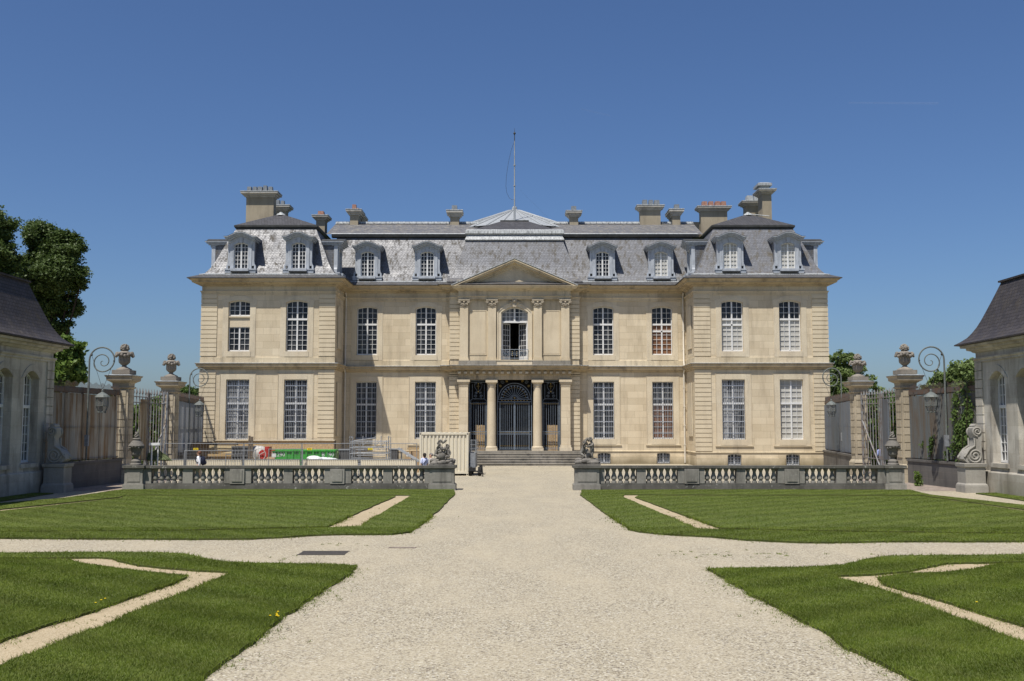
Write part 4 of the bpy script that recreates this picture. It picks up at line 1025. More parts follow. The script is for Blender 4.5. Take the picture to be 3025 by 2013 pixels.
def translucent_sheet(m):   # thin ribbed sheet lets sun through
    nt = m.node_tree; b = nt.nodes['Principled BSDF']; c = b.inputs['Base Color'].links[0].from_socket
    tr = nd(nt, 'ShaderNodeBsdfTranslucent', {'Color': c}); ms = nd(nt, 'ShaderNodeMixShader', {0: .75, 1: b.outputs[0], 2: tr})
    nt.links.new(ms, nt.nodes['Material Output'].inputs[0])
for k in ('sheet_rust', 'sheet_blue'): translucent_sheet(M[k])
fence((-21.55, 47.2), (-21.05, 54.2), 'rust streaked ribbed sheet fence between the shaded left building and the gate', 'sheet_rust', 1.26, .05, .35)
fence((-21.1, 62.7), (-23.3, 76.3), 'short grey sheet fence between the left gate and the chateau corner', 'sheet_blue', 1.2, .1, .9)
fence((21.55, 47.2), (21.05, 54.2), 'dark weathered sheet fence grown with ivy beside the right building', 'sheet_dark', 1.26, .05, .1)
fence((21.1, 62.7), (23.3, 76.3), 'smooth grey-blue sheet fence between the right gate and the chateau corner', 'sheet_blue', 1.2, .1, .1)
for s in (-1, 1):
    g = thing('iron_gate', {-1: 'tall iron bar gate between the left gate piers, white building goods behind', 1: 'tall iron bar gate between the right gate piers, hedge behind'}[s], 'gate', (s * PX, 55.3, 0), 'iron gates in the court fences')
    X = s * PX; q = MB(); y = 55.25
    while y < 61.7:
        q.bar((X, y, .15), (X, y, 4.75), .042); q.lathe([(.02, 4.75), (.06, 4.84), (.05, 4.92), (.008, 5.12)], (X, y, 0), 6); y += .46
    for z in (.25, 1.1, 4.3, 4.62): q.bar((X, 55.15, z), (X, 61.75, z), .05)
    for yy in (55.2, 58.3, 58.6, 61.7): q.box(X - .05, X + .05, yy - .05, yy + .05, .1, 4.9)
    q.build('bars', M['gateiron'], g)
    q = MB(); q.box(X - .03, X + .03, 57.3, 58.5, 1.1, 4.5); q.build('meeting_sheet', M['sheet_blue' if s > 0 else 'sheet_rust'], g)
    for ya, yb in ((55.4, 57.2), (61.5, 58.7)): q = MB(); q.bar((X - s * .05, ya, 3.3), (X - s * .05, yb, .6), .06); q.build('brace', M['gateiron'], g)

def lantern(X, Y, s, label):
    t = thing('bracket_lantern', label, 'lantern', (X, Y, 0), 'scroll bracket lanterns on the fences')
    q = MB(); D = -s   # scroll turns towards the court
    pts = [(X, Y, 1.3), (X, Y, 3.5), (X, Y, 5.2), (X, Y, 6.25)]; rad = [.045, .045, .045, .042]
    cx, cz = X + D * .62, 6.25
    for k in range(1, 60):
        a = k / 59 * PI * 4.4; r = .62 * (1 - .0 * k) if a < PI else .62 * max(.06, 1 - (a - PI) / (PI * 3.6))
        sh = 0 if a < PI else .0
        pts.append((cx - D * math.cos(a) * r + D * (.0 if a < PI else .06 * min(1, (a - PI) / PI)), Y, cz + math.sin(a) * r * 1.0 - (0 if a < PI else .10 * min(1, (a - PI) / PI)))); rad.append(.042 - .024 * k / 59)
    q.tube(pts, rad, 7); q.build('scroll_bracket', M['bracket'], t, 50)
    q = MB(); lx, lz = X + D * .70, 4.78
    q.tube([(X + D * .10, Y, 6.5), (lx, Y, lz)], .009, 4); q.tube([(X + D * 1.22, Y, 6.2), (lx, Y, lz)], .009, 4); q.ball((X + D * .10, Y, 6.5), .06, 6, 5); q.ball((X + D * 1.22, Y, 6.2), .05, 6, 5)
    q.build('hanging_cable', M['leaddark'], t)
    q = MB(); n = 6
    def ring(r, z): return [(lx + r * math.cos(2 * PI * k / n), Y + r * math.sin(2 * PI * k / n), z) for k in range(n)]
    r1, r2, r3, r4 = ring(.17, 4.52), ring(.30, 4.42), ring(.31, 3.98), ring(.18, 3.66)
    for k in range(n):
        k2 = (k + 1) % n
        for a, b_ in ((r1[k], r1[k2]), (r2[k], r2[k2]), (r3[k], r3[k2]), (r4[k], r4[k2]), (r1[k], r2[k]), (r2[k], r3[k]), (r3[k], r4[k])): q.bar(a, b_, .022)
        q.ball(r4[k], .045, 6, 4)
    q.lathe([(.36, 4.40), (.30, 4.50), (.12, 4.62), (.05, 4.66), (.05, 4.76), (.01, 4.8)], (lx, Y, 0), 12)
    fr = q.build('lantern_frame', M['bracket'], t)
    q = MB()
    q.lathe([(.29, 4.40), (.295, 3.99), (.17, 3.68)], (lx, Y, 0), 6); q.build('lantern_glass', M['lampglass'], fr)
    q = MB(); q.box(X - .09, X + .09, Y - .08, Y + .08, 2.0, 2.55); q.build('switch_box', M['galv'], t)
lantern(-21.05, 50.2, -1, 'scroll lantern on the near left fence, hanging before the rusty sheet')
lantern(-22.0, 68.8, -1, 'scroll lantern on the far left fence, its curl against the chateau corner')
lantern(21.1, 49.8, 1, 'scroll lantern on the near right fence, hanging before the ivy grown sheet')
lantern(22.0, 68.4, 1, 'scroll lantern on the far right fence, its curl against the chateau corner')

# ================================================================== BALUSTRADES
BALP = [(.125, 0), (.125, .085), (.085, .10), (.075, .14), (.085, .16), (.128, .19), (.136, .26), (.128, .31), (.098, .37), (.082, .43), (.072, .50), (.072, .53), (.092, .545), (.092, .575), (.10, .60), (.122, .625), (.122, .67)]
def balustrade(s, label):
    Y0 = 47.9
    b = thing('stone_balustrade', label, 'balustrade', (s * 10.5, Y0 + .3, 0), 'stone balustrades across the court')
    PXL = lambda x: (x - 1520) * 47.7 / 3000
    lay = [('end', 373, 426), ('half', 426, 448), ('bal', 448, 541), ('pl', 541, 570), ('bal', 570, 664), ('pan', 664, 743), ('bal', 743, 838), ('pl', 838, 865), ('bal', 865, 959), ('pan', 959, 1038), ('bal', 1038, 1132), ('pl', 1132, 1159), ('bal', 1159, 1254), ('half', 1254, 1271), ('end', 1271, 1342)]
    mir = (lambda x: x) if s < 0 else (lambda x: -x)
    def bx(q, a, c, y0, y1, z0, z1): a, c = sorted((mir(a), mir(c))); q.box(a, c, y0, y1, z0, z1)
    xa, xb = PXL(426), PXL(1271)
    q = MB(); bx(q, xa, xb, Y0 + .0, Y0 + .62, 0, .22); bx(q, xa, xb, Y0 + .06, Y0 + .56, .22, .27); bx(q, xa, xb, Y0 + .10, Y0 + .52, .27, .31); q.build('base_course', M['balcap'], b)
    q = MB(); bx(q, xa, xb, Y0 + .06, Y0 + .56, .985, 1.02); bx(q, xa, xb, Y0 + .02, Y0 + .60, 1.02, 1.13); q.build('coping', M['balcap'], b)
    for kind, a, c in lay:
        x0, x1 = PXL(a), PXL(c)
        if kind == 'bal':
            for k in range(5):
                x = x0 + (x1 - x0) * (k + .5) / 5
                q = MB(); q.lathe(BALP, (mir(x), Y0 + .31, .315), 10); q.build('baluster', M['balust'], b, 35)
        elif kind == 'end':
            q = MB(); bx(q, x0 - .06, x1 + .08, Y0 - .14, Y0 + .76, 0, .27); bx(q, x0 - .02, x1 + .03, Y0 - .08, Y0 + .70, .27, .31); bx(q, x0, x1, Y0 - .06, Y0 + .68, .31, .99)
            for (u0, u1, z0, z1) in ((x0 + .12, x1 - .12, .40, .43), (x0 + .12, x1 - .12, .92, .95), (x0 + .12, x0 + .15, .43, .92), (x1 - .15, x1 - .12, .43, .92)): bx(q, u0, u1, Y0 - .08, Y0 - .05, z0, z1)
            bx(q, x0 + .15, x1 - .15, Y0 - .075, Y0 - .05, .43, .92)
            q.build('pedestal', M['balust'], b)
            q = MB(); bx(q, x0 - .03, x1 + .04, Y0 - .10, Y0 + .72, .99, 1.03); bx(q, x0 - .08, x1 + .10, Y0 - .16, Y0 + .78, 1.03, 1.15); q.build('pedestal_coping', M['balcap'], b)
        elif kind == 'pan':
            q = MB(); bx(q, x0, x1, Y0 + .08, Y0 + .54, .31, .985); xm0, xm1 = x0 + .38, x1 - .4
            bx(q, xm0 - .1, xm1 + .1, Y0 + .0, Y0 + .6, .29, .99); bx(q, xm0, xm1, Y0 - .03, Y0 + .02, .40, .94); q.build('pedestal', M['balust'], b)
        else:
            q = MB(); bx(q, x0, x1, Y0 + .1, Y0 + .52, .31, .985); q.build('pedestal', M['balust'], b)
    return b
balustrade(-1, 'dark weathered stone balustrade before the building site, left of the gravel drive')
balustrade(1, 'dark weathered stone balustrade right of the gravel drive, clear wall behind')
for s, lb in ((-1, 'lidded stone urn on the outer end of the left balustrade, before the gate bars'), (1, 'lidded stone urn on the outer end of the right balustrade, before the gate')):
    X, Y = s * 17.85, 48.2; q = MB()
    q.lathe([(.27, 0), (.27, .06), (.22, .10), (.23, .20), (.17, .26), (.10, .30), (.09, .36), (.14, .40), (.21, .48), (.22, .56), (.21, .60), (.25, .70), (.29, .84), (.36, .90), (.34, .96), (.29, 1.0), (.27, 1.06), (.18, 1.16), (.16, 1.20), (.20, 1.22), (.18, 1.26), (.10, 1.28)], (X, Y, 1.15), 18)
    for t in range(14): a = 2 * PI * t / 14; q.ball((X + .30 * math.cos(a), Y + .30 * math.sin(a), 1.99 + .04 * math.sin(3 * a)), .065, 6, 5)
    for t in range(14): a = 2.4 * t; q.ball((X + .10 * math.cos(a) * (1 - t / 18), Y + .10 * math.sin(a) * (1 - t / 18), 2.44 + .018 * t), .06, 6, 5)
    tag(q.build('lidded_urn', M['statue'], None, 40), lb, 'urn')

# ---- scroll sculptures at the corners of the side buildings
for s, lb in ((1, 'carved stone volute on a pedestal at the corner of the right building'), (-1, 'shadowed carved volute on a pedestal at the corner of the left building')):
    t = thing('volute_sculpture', lb, 'sculpture', (s * 20.72, 46.4, 0), 'volutes at the ends of the side buildings')
    X, Y = s * 20.72, 46.4
    q = MB(); q.box(X - .52, X + .52, Y - .5, Y + .5, 0, .3); q.box(X - .45, X + .45, Y - .42, Y + .42, .3, 1.15)
    q.sweep([(X - .45, Y - .42), (X + .45, Y - .42), (X + .45, Y + .42), (X - .45, Y + .42)], [(.06, .3), (.05, .36), (0, .42)], True)
    q.sweep([(X - .45, Y - .42), (X + .45, Y - .42), (X + .45, Y + .42), (X - .45, Y + .42)], [(0, 1.12), (.06, 1.16), (.08, 1.3), (-.1, 1.32)], True); q.build('pedestal', M['scrollstone'], t)
    q = MB(); D = s
    def sp(cx, cz, r0, r1, turns, a0, dirn=1, n=40):
        return [(cx + D * (r0 + (r1 - r0) * k / n) * math.cos(a0 + dirn * 2 * PI * turns * k / n), cz + (r0 + (r1 - r0) * k / n) * math.sin(a0 + dirn * 2 * PI * turns * k / n)) for k in range(n + 1)]
    body = [(X + D * .42, 1.34), (X - D * .30, 1.34), (X - D * .46, 1.5), (X - D * .42, 1.72), (X - D * .22, 1.9), (X + D * .02, 2.02), (X + D * .08, 2.2), (X + D * .1, 2.45), (X + D * .02, 2.62), (X + D * .04, 2.9), (X + D * .2, 3.0), (X + D * .38, 2.92), (X + D * .42, 2.6), (X + D * .36, 2.1)]
    q.prism(body, lambda x, z, d: (x, Y + d, z), -.30, .30)
    for off in (-.31, .31):
        q.tube([(x, Y + off, z) for x, z in sp(X + D * .06, 1.66, .33, .05, 2.2, PI)], .05, 6)
        q.tube([(x, Y + off, z) for x, z in sp(X + D * .20, 2.74, .22, .04, 1.8, -PI / 2, -1)], .045, 6)
        q.tube([(X - D * .42, Y + off, 1.6), (X - D * .2, Y + off, 1.92), (X + D * .06, Y + off, 2.1), (X + D * .06, Y + off, 2.45)], .05, 6)
    q.tube([(X + D * .2, Y - .26, 2.98), (X + D * .2, Y + .26, 2.98)], .11, 8)
    for k in range(9): q.ball((X - D * (.05 + .05 * k), Y - .2 + .05 * k, 1.98 - .05 * k), .09, 6, 5)
    q.build('volute', M['scrollstone'], t, 40)

# ================================================================== FIGURES (skin modifier)
def skin(nodes, edges, name, mat, parent=None, sub=1, root='pelvis', extra=None):
    me = bpy.data.meshes.new(name); keys = list(nodes); bm = bmesh.new(); lay = bm.verts.layers.skin.verify()
    vs = {}
    for k in keys:
        p, r = nodes[k]; v = bm.verts.new(p); v[lay].radius = (r, r) if not isinstance(r, tuple) else r; v[lay].use_root = (k == root); vs[k] = v
    for a, b in edges: bm.edges.new((vs[a], vs[b]))
    bm.to_mesh(me); bm.free()
    o = bpy.data.objects.new(name, me); COL.objects.link(o)
    o.modifiers.new('skin', 'SKIN').use_smooth_shade = True
    if sub: m = o.modifiers.new('sub', 'SUBSURF'); m.levels = sub
    dg = bpy.context.evaluated_depsgraph_get(); ev = o.evaluated_get(dg); m2 = bpy.data.meshes.new_from_object(ev)
    o.modifiers.clear(); o.data = m2; bpy.data.meshes.remove(me)
    V = [tuple(v.co) for v in m2.vertices]; F = [tuple(p.vertices) for p in m2.polygons]
    bpy.data.objects.remove(o); bpy.data.meshes.remove(m2)
    q = MB(); q.add(V, F)
    if extra: extra(q)
    if name is None: return q
    return q
def human_pose(P, yaw, sc, walk=0.0, armf=0.0, lean=0.0):
    cy, sy = math.cos(yaw), math.sin(yaw)
    def W(x, y, z):   # figure faces -Y before the turn
        y -= lean * max(0, z - .9)
        return (P[0] + (x * cy - y * sy) * sc, P[1] + (x * sy + y * cy) * sc, P[2] + z * sc)
    w = walk
    J = {'pelvis': (0, 0, .94, .115), 'waist': (0, 0, 1.08, .115), 'chest': (0, 0, 1.28, .135), 'neckb': (0, .01, 1.43, .07), 'neck': (0, 0, 1.50, .052), 'jaw': (0, -.015, 1.56, .07), 'head': (0, -.01, 1.62, .088), 'crown': (0, 0, 1.675, .06)}
    for s, n in ((-1, 'L'), (1, 'R')):
        k = s * w
        J['sh' + n] = (s * .165, 0, 1.40, .062); J['el' + n] = (s * .21, .03 + .14 * k, 1.13, .042); J['wr' + n] = (s * .20, -.06 + .20 * k - armf * .2, .92 + armf * .1, .028); J['pa' + n] = (s * .195, -.09 + .22 * k - armf * .24, .85 + armf * .12, .026)
        J['hip' + n] = (s * .085, 0, .88, .098); J['kn' + n] = (s * .09, -.03 - .17 * k, .49, .06); J['an' + n] = (s * .09, .02 - .30 * k, .09 + .05 * abs(w) * (k < 0), .042); J['to' + n] = (s * .1, -.13 - .30 * k, .035, .035)
        for f in range(4):
            J[f'f{f}{n}'] = (s * .195 + (f - 1.5) * .004, -.11 + .22 * k - armf * .26 + (f - 1.5) * .02, .775 + armf * .13 + .008 * abs(f - 1.3), .008)
        J['th' + n] = (s * .17, -.14 + .22 * k - armf * .24, .83 + armf * .12, .009)
    N = {k: (W(*v[:3]), v[3] * sc) for k, v in J.items()}
    E = [('pelvis', 'waist'), ('waist', 'chest'), ('chest', 'neckb'), ('neckb', 'neck'), ('neck', 'jaw'), ('jaw', 'head'), ('head', 'crown')]
    for n in 'LR': E += [('neckb', 'sh' + n), ('sh' + n, 'el' + n), ('el' + n, 'wr' + n), ('wr' + n, 'pa' + n), ('pelvis', 'hip' + n), ('hip' + n, 'kn' + n), ('kn' + n, 'an' + n), ('an' + n, 'to' + n), ('pa' + n, 'th' + n)] + [('pa' + n, f'f{f}{n}') for f in range(4)]
    return N, E, W
def person(label, P, yaw, sc, shirt, trousers, hair, walk=.5, shorts=False, pack=None, bag=None, armf=0.0, hairstyle='short', group=None):
    t = thing('person', label, 'person', P)
    N, E, W = human_pose(P, yaw, sc, walk, armf)
    def face(q):
        q.ball(W(0, -.105, 1.60), .016 * sc, 6, 4); q.ball(W(0, -.093, 1.555), .02 * sc, 6, 4, (1.3, .7, .5))
        for s in (-1, 1): q.ball(W(s * .088, .005, 1.605), .022 * sc, 6, 4, (.5, 1, 1.4)); q.ball(W(s * .032, -.088, 1.625), .012 * sc, 6, 4)
    q = skin(N, E, 'body', None, extra=face); q.build('body', M['skin'], t, 60)
    top = {k: N[k] for k in ('pelvis', 'waist', 'chest', 'neckb', 'shL', 'shR', 'elL', 'elR')}
    top = {k: (p, r * 1.16 + .012) for k, (p, r) in top.items()}; top['neckb'] = (N['neckb'][0], N['neckb'][1] * .98)
    te = [(a, b) for a, b in E if a in top and b in top]
    if not shorts:
        for n in 'LR': top['wr' + n] = (N['wr' + n][0], N['wr' + n][1] * 1.3 + .01); te.append(('el' + n, 'wr' + n))
    q = skin(top, te, 'shirt', None); q.build('shirt', M[shirt], t, 60)
    ks = ['pelvis', 'hipL', 'hipR', 'knL', 'knR'] + ([] if shorts else ['anL', 'anR'])
    tr = {k: (N[k][0], N[k][1] * 1.14 + .012) for k in ks}
    q = skin(tr, [(a, b) for a, b in E if a in tr and b in tr], 'trousers', None); q.build('shorts' if shorts else 'trousers', M[trousers], t, 60)
    q = MB()
    for n in 'LR': q.ball(tuple((Vector(N['an' + n][0]) + Vector(N['to' + n][0])) / 2 + Vector((0, 0, -.015))), .13 * sc, 8, 5, (.55, .55, .42)); 
    q.build('shoes', M['navy'], t, 60)
    q = MB()
    if hairstyle == 'curly':
        rr = random.Random(3)
        for k in range(60):
            a = rr.random() * 2 * PI; zz = rr.uniform(-.3, 1); rad = .105 * math.sqrt(max(0, 1 - zz * zz))
            x, y = rad * math.cos(a), rad * math.sin(a)
            if y < -.05 and zz < .45: continue
            q.ball(W(x, y + .02, 1.635 + .095 * zz), .035 * sc, 6, 4)
    else:
        q.ball(W(0, .022, 1.645), .105 * sc, 12, 8, (.96, 1.0, .95))
        if hairstyle == 'bun': q.ball(W(0, .12, 1.60), .06 * sc, 8, 6); q.ball(W(0, .07, 1.575), .075 * sc, 8, 6)
    q.build('hair', M[hair], t, 60)
    if pack:
        q = MB(); q.ball(W(0, .22, 1.22), .17 * sc, 10, 8, (.85, .72, 1.45)); q.ball(W(0, .31, 1.12), .11 * sc, 10, 8, (1, .6, 1.1))
        for s in (-1, 1): q.tube([W(s * .1, .16, 1.42), W(s * .12, .0, 1.48), W(s * .13, -.13, 1.38), W(s * .14, -.13, 1.2), W(s * .14, .08, 1.06)], .022 * sc, 6)
        q.build('backpack', M[pack], t, 60)
    if bag:
        q = MB(); q.tube([W(-.14, .0, 1.47), W(-.02, .16, 1.3), W(.16, .13, 1.08), W(.2, .05, 1.0)], .018 * sc, 6); q.tube([W(-.14, .0, 1.47), W(.0, -.15, 1.3), W(.18, -.1, 1.08), W(.2, .0, 1.0)], .018 * sc, 6); q.obox(W(.24, .03, .92), (.09 * sc, .24 * sc, .2 * sc), Matrix.Rotation(yaw, 3, 'Z')); q.build('shoulder_bag', M[bag], t)
    return t
def px_ground(px, Y): return ((px - 1520) / 3000 * Y * .9986, Y, 0)
person('man with reddish hair in a white shirt walking left with a dark backpack', px_ground(592, 53.0), R(-90), .98, 'shirt', 'khaki', 'hairbrown', .6, pack='navy')
person('woman with dark pinned hair in a pale blue top, dark bag strap across her back', px_ground(1255, 52.2), R(205), .93, 'blueshirt', 'navy', 'hairdark', .3, shorts=True, bag='navy', hairstyle='bun')
person('person with curly grey hair in a grey top, half hidden behind the left cherub statue', px_ground(1274, 51.6), R(-60), .93, 'greyshirt', 'denim', 'hairgrey', .1, hairstyle='curly')
person('person in a blue shirt and dark trousers standing beyond the right gate', (23.8, 66.4, 0), R(170), 1.0, 'midblue', 'navy', 'hairdark', .15, armf=.3)

def putto(q, P, yaw, sc, pose):
    cy, sy = math.cos(yaw), math.sin(yaw)
    W = lambda x, y, z: (P[0] + (x * cy - y * sy) * sc, P[1] + (x * sy + y * cy) * sc, P[2] + z * sc)
    N = {k: (W(*v[:3]), v[3] * sc) for k, v in pose.items()}
    E = [('pelvis', 'belly'), ('belly', 'chest'), ('chest', 'neckb'), ('neckb', 'neck'), ('neck', 'head'), ('head', 'crown')]
    for n in 'LR': E += [('neckb', 'sh' + n), ('sh' + n, 'el' + n), ('el' + n, 'wr' + n), ('wr' + n, 'pa' + n), ('pelvis', 'hip' + n), ('hip' + n, 'kn' + n), ('kn' + n, 'an' + n), ('an' + n, 'to' + n)]
    s_ = skin(N, E, 'putto', None); q.add(s_.v, s_.f)
    hx, hy, hz, hr = pose['head']; rr = random.Random(5)
    for k in range(34):   # curls
        a = rr.random() * 2 * PI; zz = rr.uniform(-.1, 1); rad = hr * 1.02 * math.sqrt(max(0, 1 - zz * zz))
        if math.sin(a) < -.35 and zz < .6: continue
        q.ball(W(hx + rad * math.cos(a), hy + rad * math.sin(a), hz + .03 + zz * hr * 1.15), hr * .28, 6, 4)
    q.ball(W(hx, hy - hr * 1.02, hz - .01), hr * .17 * sc * 1, 6, 4)
    for s in (-1, 1): q.ball(W(hx + s * hr * .45, hy - hr * .85, hz - .05), hr * .3 * sc, 6, 4)
    for n, sd in (('L', -1), ('R', 1)):   # fingers closing on what they hold
        p = pose['pa' + n]
        for f in range(4): q.tube([W(p[0] + (f - 1.5) * .022, p[1], p[2]), W(p[0] + (f - 1.5) * .024, p[1] - .05, p[2] + .02), W(p[0] + (f - 1.5) * .024, p[1] - .07, p[2] - .012)], .011 * sc, 5)
        q.tube([W(p[0] - sd * .03, p[1], p[2]), W(p[0] - sd * .06, p[1] - .04, p[2] + .01)], .012 * sc, 5)
STAND = {'pelvis': (0, 0, .50, .105), 'belly': (0, -.02, .62, .115), 'chest': (0, 0, .76, .11), 'neckb': (0, .01, .87, .06), 'neck': (0, 0, .91, .045), 'head': (0, -.02, 1.0, .095), 'crown': (0, -.0, 1.07, .06),
         'shL': (-.12, 0, .84, .05), 'elL': (-.21, -.1, .74, .04), 'wrL': (-.16, -.26, .80, .03), 'paL': (-.12, -.31, .82, .028), 'shR': (.12, 0, .84, .05), 'elR': (.21, -.1, .74, .04), 'wrR': (.14, -.26, .80, .03), 'paR': (.1, -.31, .82, .028),
         'hipL': (-.07, 0, .44, .085), 'knL': (-.08, -.06, .25, .06), 'anL': (-.08, .0, .06, .04), 'toL': (-.09, -.1, .03, .032), 'hipR': (.07, 0, .44, .085), 'knR': (.08, -.05, .25, .06), 'anR': (.09, .04, .06, .04), 'toR': (.1, -.07, .03, .032)}
def vary(**k): d = dict(STAND); d.update(k); return d
KNEEL = vary(pelvis=(0, 0, .30, .11), belly=(0, -.06, .43, .115), chest=(0, -.12, .58, .11), neckb=(0, -.16, .69, .06), neck=(0, -.18, .74, .045), head=(0, -.21, .84, .1), crown=(0, -.2, .92, .06),
             shL=(-.12, -.14, .66, .05), elL=(-.2, -.27, .80, .04), wrL=(-.13, -.33, .96, .032), paL=(-.08, -.34, 1.02, .03), shR=(.12, -.14, .66, .05), elR=(.2, -.28, .52, .04), wrR=(.1, -.4, .46, .03), paR=(.05, -.44, .46, .028),
             hipL=(-.08, 0, .26, .09), knL=(-.11, -.25, .2, .065), anL=(-.1, -.06, .07, .04), toL=(-.1, .06, .05, .03), hipR=(.08, 0, .26, .09), knR=(.13, -.24, .1, .065), anR=(.12, .04, .06, .04), toR=(.12, .15, .04, .03))
SIT = vary(pelvis=(0, 0, .2, .11), belly=(0, -.02, .33, .115), chest=(0, -.02, .48, .11), neckb=(0, -.02, .59, .06), neck=(0, -.03, .63, .045), head=(0, -.06, .73, .1), crown=(0, -.05, .81, .06),
           shL=(-.12, -.02, .56, .05), elL=(-.2, -.14, .45, .04), wrL=(-.12, -.28, .42, .03), paL=(-.08, -.33, .42, .028), shR=(.12, -.02, .56, .05), elR=(.2, .02, .38, .04), wrR=(.2, -.08, .22, .03), paR=(.19, -.12, .18, .028),
           hipL=(-.08, -.04, .18, .09), knL=(-.1, -.26, .27, .065), anL=(-.09, -.30, .06, .04), toL=(-.09, -.4, .03, .03), hipR=(.08, -.04, .18, .09), knR=(.12, -.27, .22, .065), anR=(.11, -.26, .05, .04), toR=(.11, -.36, .03, .03))
def rocks(q, X, Y, z, hw, hd, h, seed):
    rr = random.Random(seed)
    for k in range(46): q.ball((X + rr.uniform(-hw, hw), Y + rr.uniform(-hd, hd), z + rr.uniform(.02, h)), rr.uniform(.09, .17), 7, 5, (1.3, 1, .7))
def statue(X, label, fn, seed):
    Y = 48.25; t = thing('cherub_statue', label, 'statue', (X, Y, 1.15), 'cherub groups on the drive ends of the balustrades')
    q = MB(); q.box(X - .58, X + .58, Y - .34, Y + .34, 1.15, 1.22); rocks(q, X, Y, 1.22, .46, .22, .17, seed); q.build('rock_base', M['statue'], t, 40)
    q = MB(); fn(q, X, Y, 1.40); q.build('cherubs', M['statue'], t, 60)
def fnL(q, X, Y, z):
    putto(q, (X - .30, Y + .02, z), R(70), .86, KNEEL)          # left child leaning in, arm raised over the basket
    putto(q, (X + .30, Y + .03, z), R(-48), .82, SIT)           # right child sitting, looking in
    rr = random.Random(2)
    for k in range(26): a = rr.random() * 2 * PI; q.ball((X + .02 + .15 * math.cos(a), Y - .1 + .1 * math.sin(a), z + .32 + .26 * rr.random()), .07, 6, 5)
    q.lathe([(.08, 0), (.17, .05), (.2, .2), (.16, .34), (.06, .42)], (X, Y - .08, z - .02), 10)
    for k in range(12): q.ball((X - .14 + .03 * k, Y - .1, z + .86 + .05 * math.sin(k * .7)), .055, 6, 4)   # bunch held aloft
def fnR(q, X, Y, z):
    putto(q, (X + .20, Y, z - .03), R(-66), .95, vary(head=(0, -.08, 1.0, .1), crown=(0, -.06, 1.08, .06), neck=(0, -.03, .91, .045), wrL=(-.1, -.36, .86, .03), paL=(-.06, -.42, .88, .028), wrR=(.1, -.34, .70, .03), paR=(.08, -.4, .70, .028)))
    putto(q, (X - .24, Y + .02, z - .02), R(62), .93, vary(pelvis=(0, .08, .38, .11), belly=(0, .0, .5, .115), chest=(0, -.06, .64, .11), neckb=(0, -.1, .75, .06), neck=(0, -.12, .79, .045), head=(0, -.16, .89, .1), crown=(0, -.15, .97, .06), shL=(-.12, -.08, .72, .05), shR=(.12, -.08, .72, .05), elL=(-.19, -.2, .86, .04), wrL=(-.1, -.24, 1.02, .03), paL=(-.05, -.26, 1.08, .028), elR=(.18, -.22, .68, .04), wrR=(.1, -.36, .72, .03), paR=(.06, -.4, .72, .028),
        hipL=(-.08, .08, .32, .09), hipR=(.08, .08, .32, .09), knL=(-.1, -.14, .22, .065), knR=(.11, -.1, .2, .065)))
    for k in range(6): q.ball((X - .06 + .035 * k, Y - .03, z + .96 + .03 * math.sin(k * 1.9)), .06, 6, 4)   # grapes held up
    for k in range(10): q.ball((X - .02 + .05 * math.cos(k), Y + .06, z + .05 * k - .05), .14, 7, 5)        # tree stump between them
statue(-3.43, 'grey stone cherub group with a basket, on the left balustrade before the cream container', fnL, 11)
statue(3.46, 'grey stone cherub pair under a wreath, on the right balustrade by the steps', fnR, 12)
# ================================================================== GROUND
def sheet(name, pts, z, mat, kind='structure'):
    me = bpy.data.meshes.new(name); me.from_pydata([(x, y, z) for x, y in pts], [], [tuple(range(len(pts)))])
    bm = bmesh.new(); bm.from_mesh(me); bmesh.ops.triangulate(bm, faces=bm.faces); bmesh.ops.recalc_face_normals(bm, faces=bm.faces); bm.to_mesh(me); bm.free()
    me.materials.append(M[mat]); o = bpy.data.objects.new(name, me); link(o); o['kind'] = kind; WL[o] = Vector(); return o
sheet('ground', [(-900, -300), (900, -300), (900, 1500), (-900, 1500)], -.012, 'far')
sheet('gravel_court', [(-60, -40), (60, -40), (60, 100), (-60, 100)], 0.0, 'gravel')
for s in (-1, 1): sheet('paving', sorted([(s * 18.75, 47.2), (s * 21.6, 47.2), (s * 21.6, 61.0), (s * 18.75, 61.0)], key=lambda p: math.atan2(p[1] - 54, p[0] - s * 20)), .004, 'paving')
LZ = lambda p: gr(p[0] / 1.6836, p[1] / 1.6836 + 1440, p[2] if len(p) > 2 else 0.0)   # a third value: edge seen at turf height
RZ = lambda p: gr(1600 + p[0] / 1.654, 1440 + p[1] / 1.654, p[2] if len(p) > 2 else 0.0)
def jit(x, y):
    a = mnoise.noise((x * .9, y * .9, 3.1)); b = mnoise.noise((x * 3.7, y * 3.7, 9.2)); c = mnoise.noise((x * 11, y * 11, 5))
    d = mnoise.noise((x * .9, y * .9, 13.1)); e = mnoise.noise((x * 3.7, y * 3.7, 19.2)); f = mnoise.noise((x * 11, y * 11, 15))
    k = .55 if y > 27 else 1.0
    return x + k * (.07 * a + .05 * b + .025 * c), y + k * (.07 * d + .05 * e + .025 * f)
def densify(pts, step=.22):
    out = []
    for i in range(len(pts)):
        a, b = Vector(pts[i]), Vector(pts[(i + 1) % len(pts)]); n = max(1, int((b - a).length / step))
        for k in range(n): out.append(jit(*(a + (b - a) * k / n)))
    return out
LAWNS = []
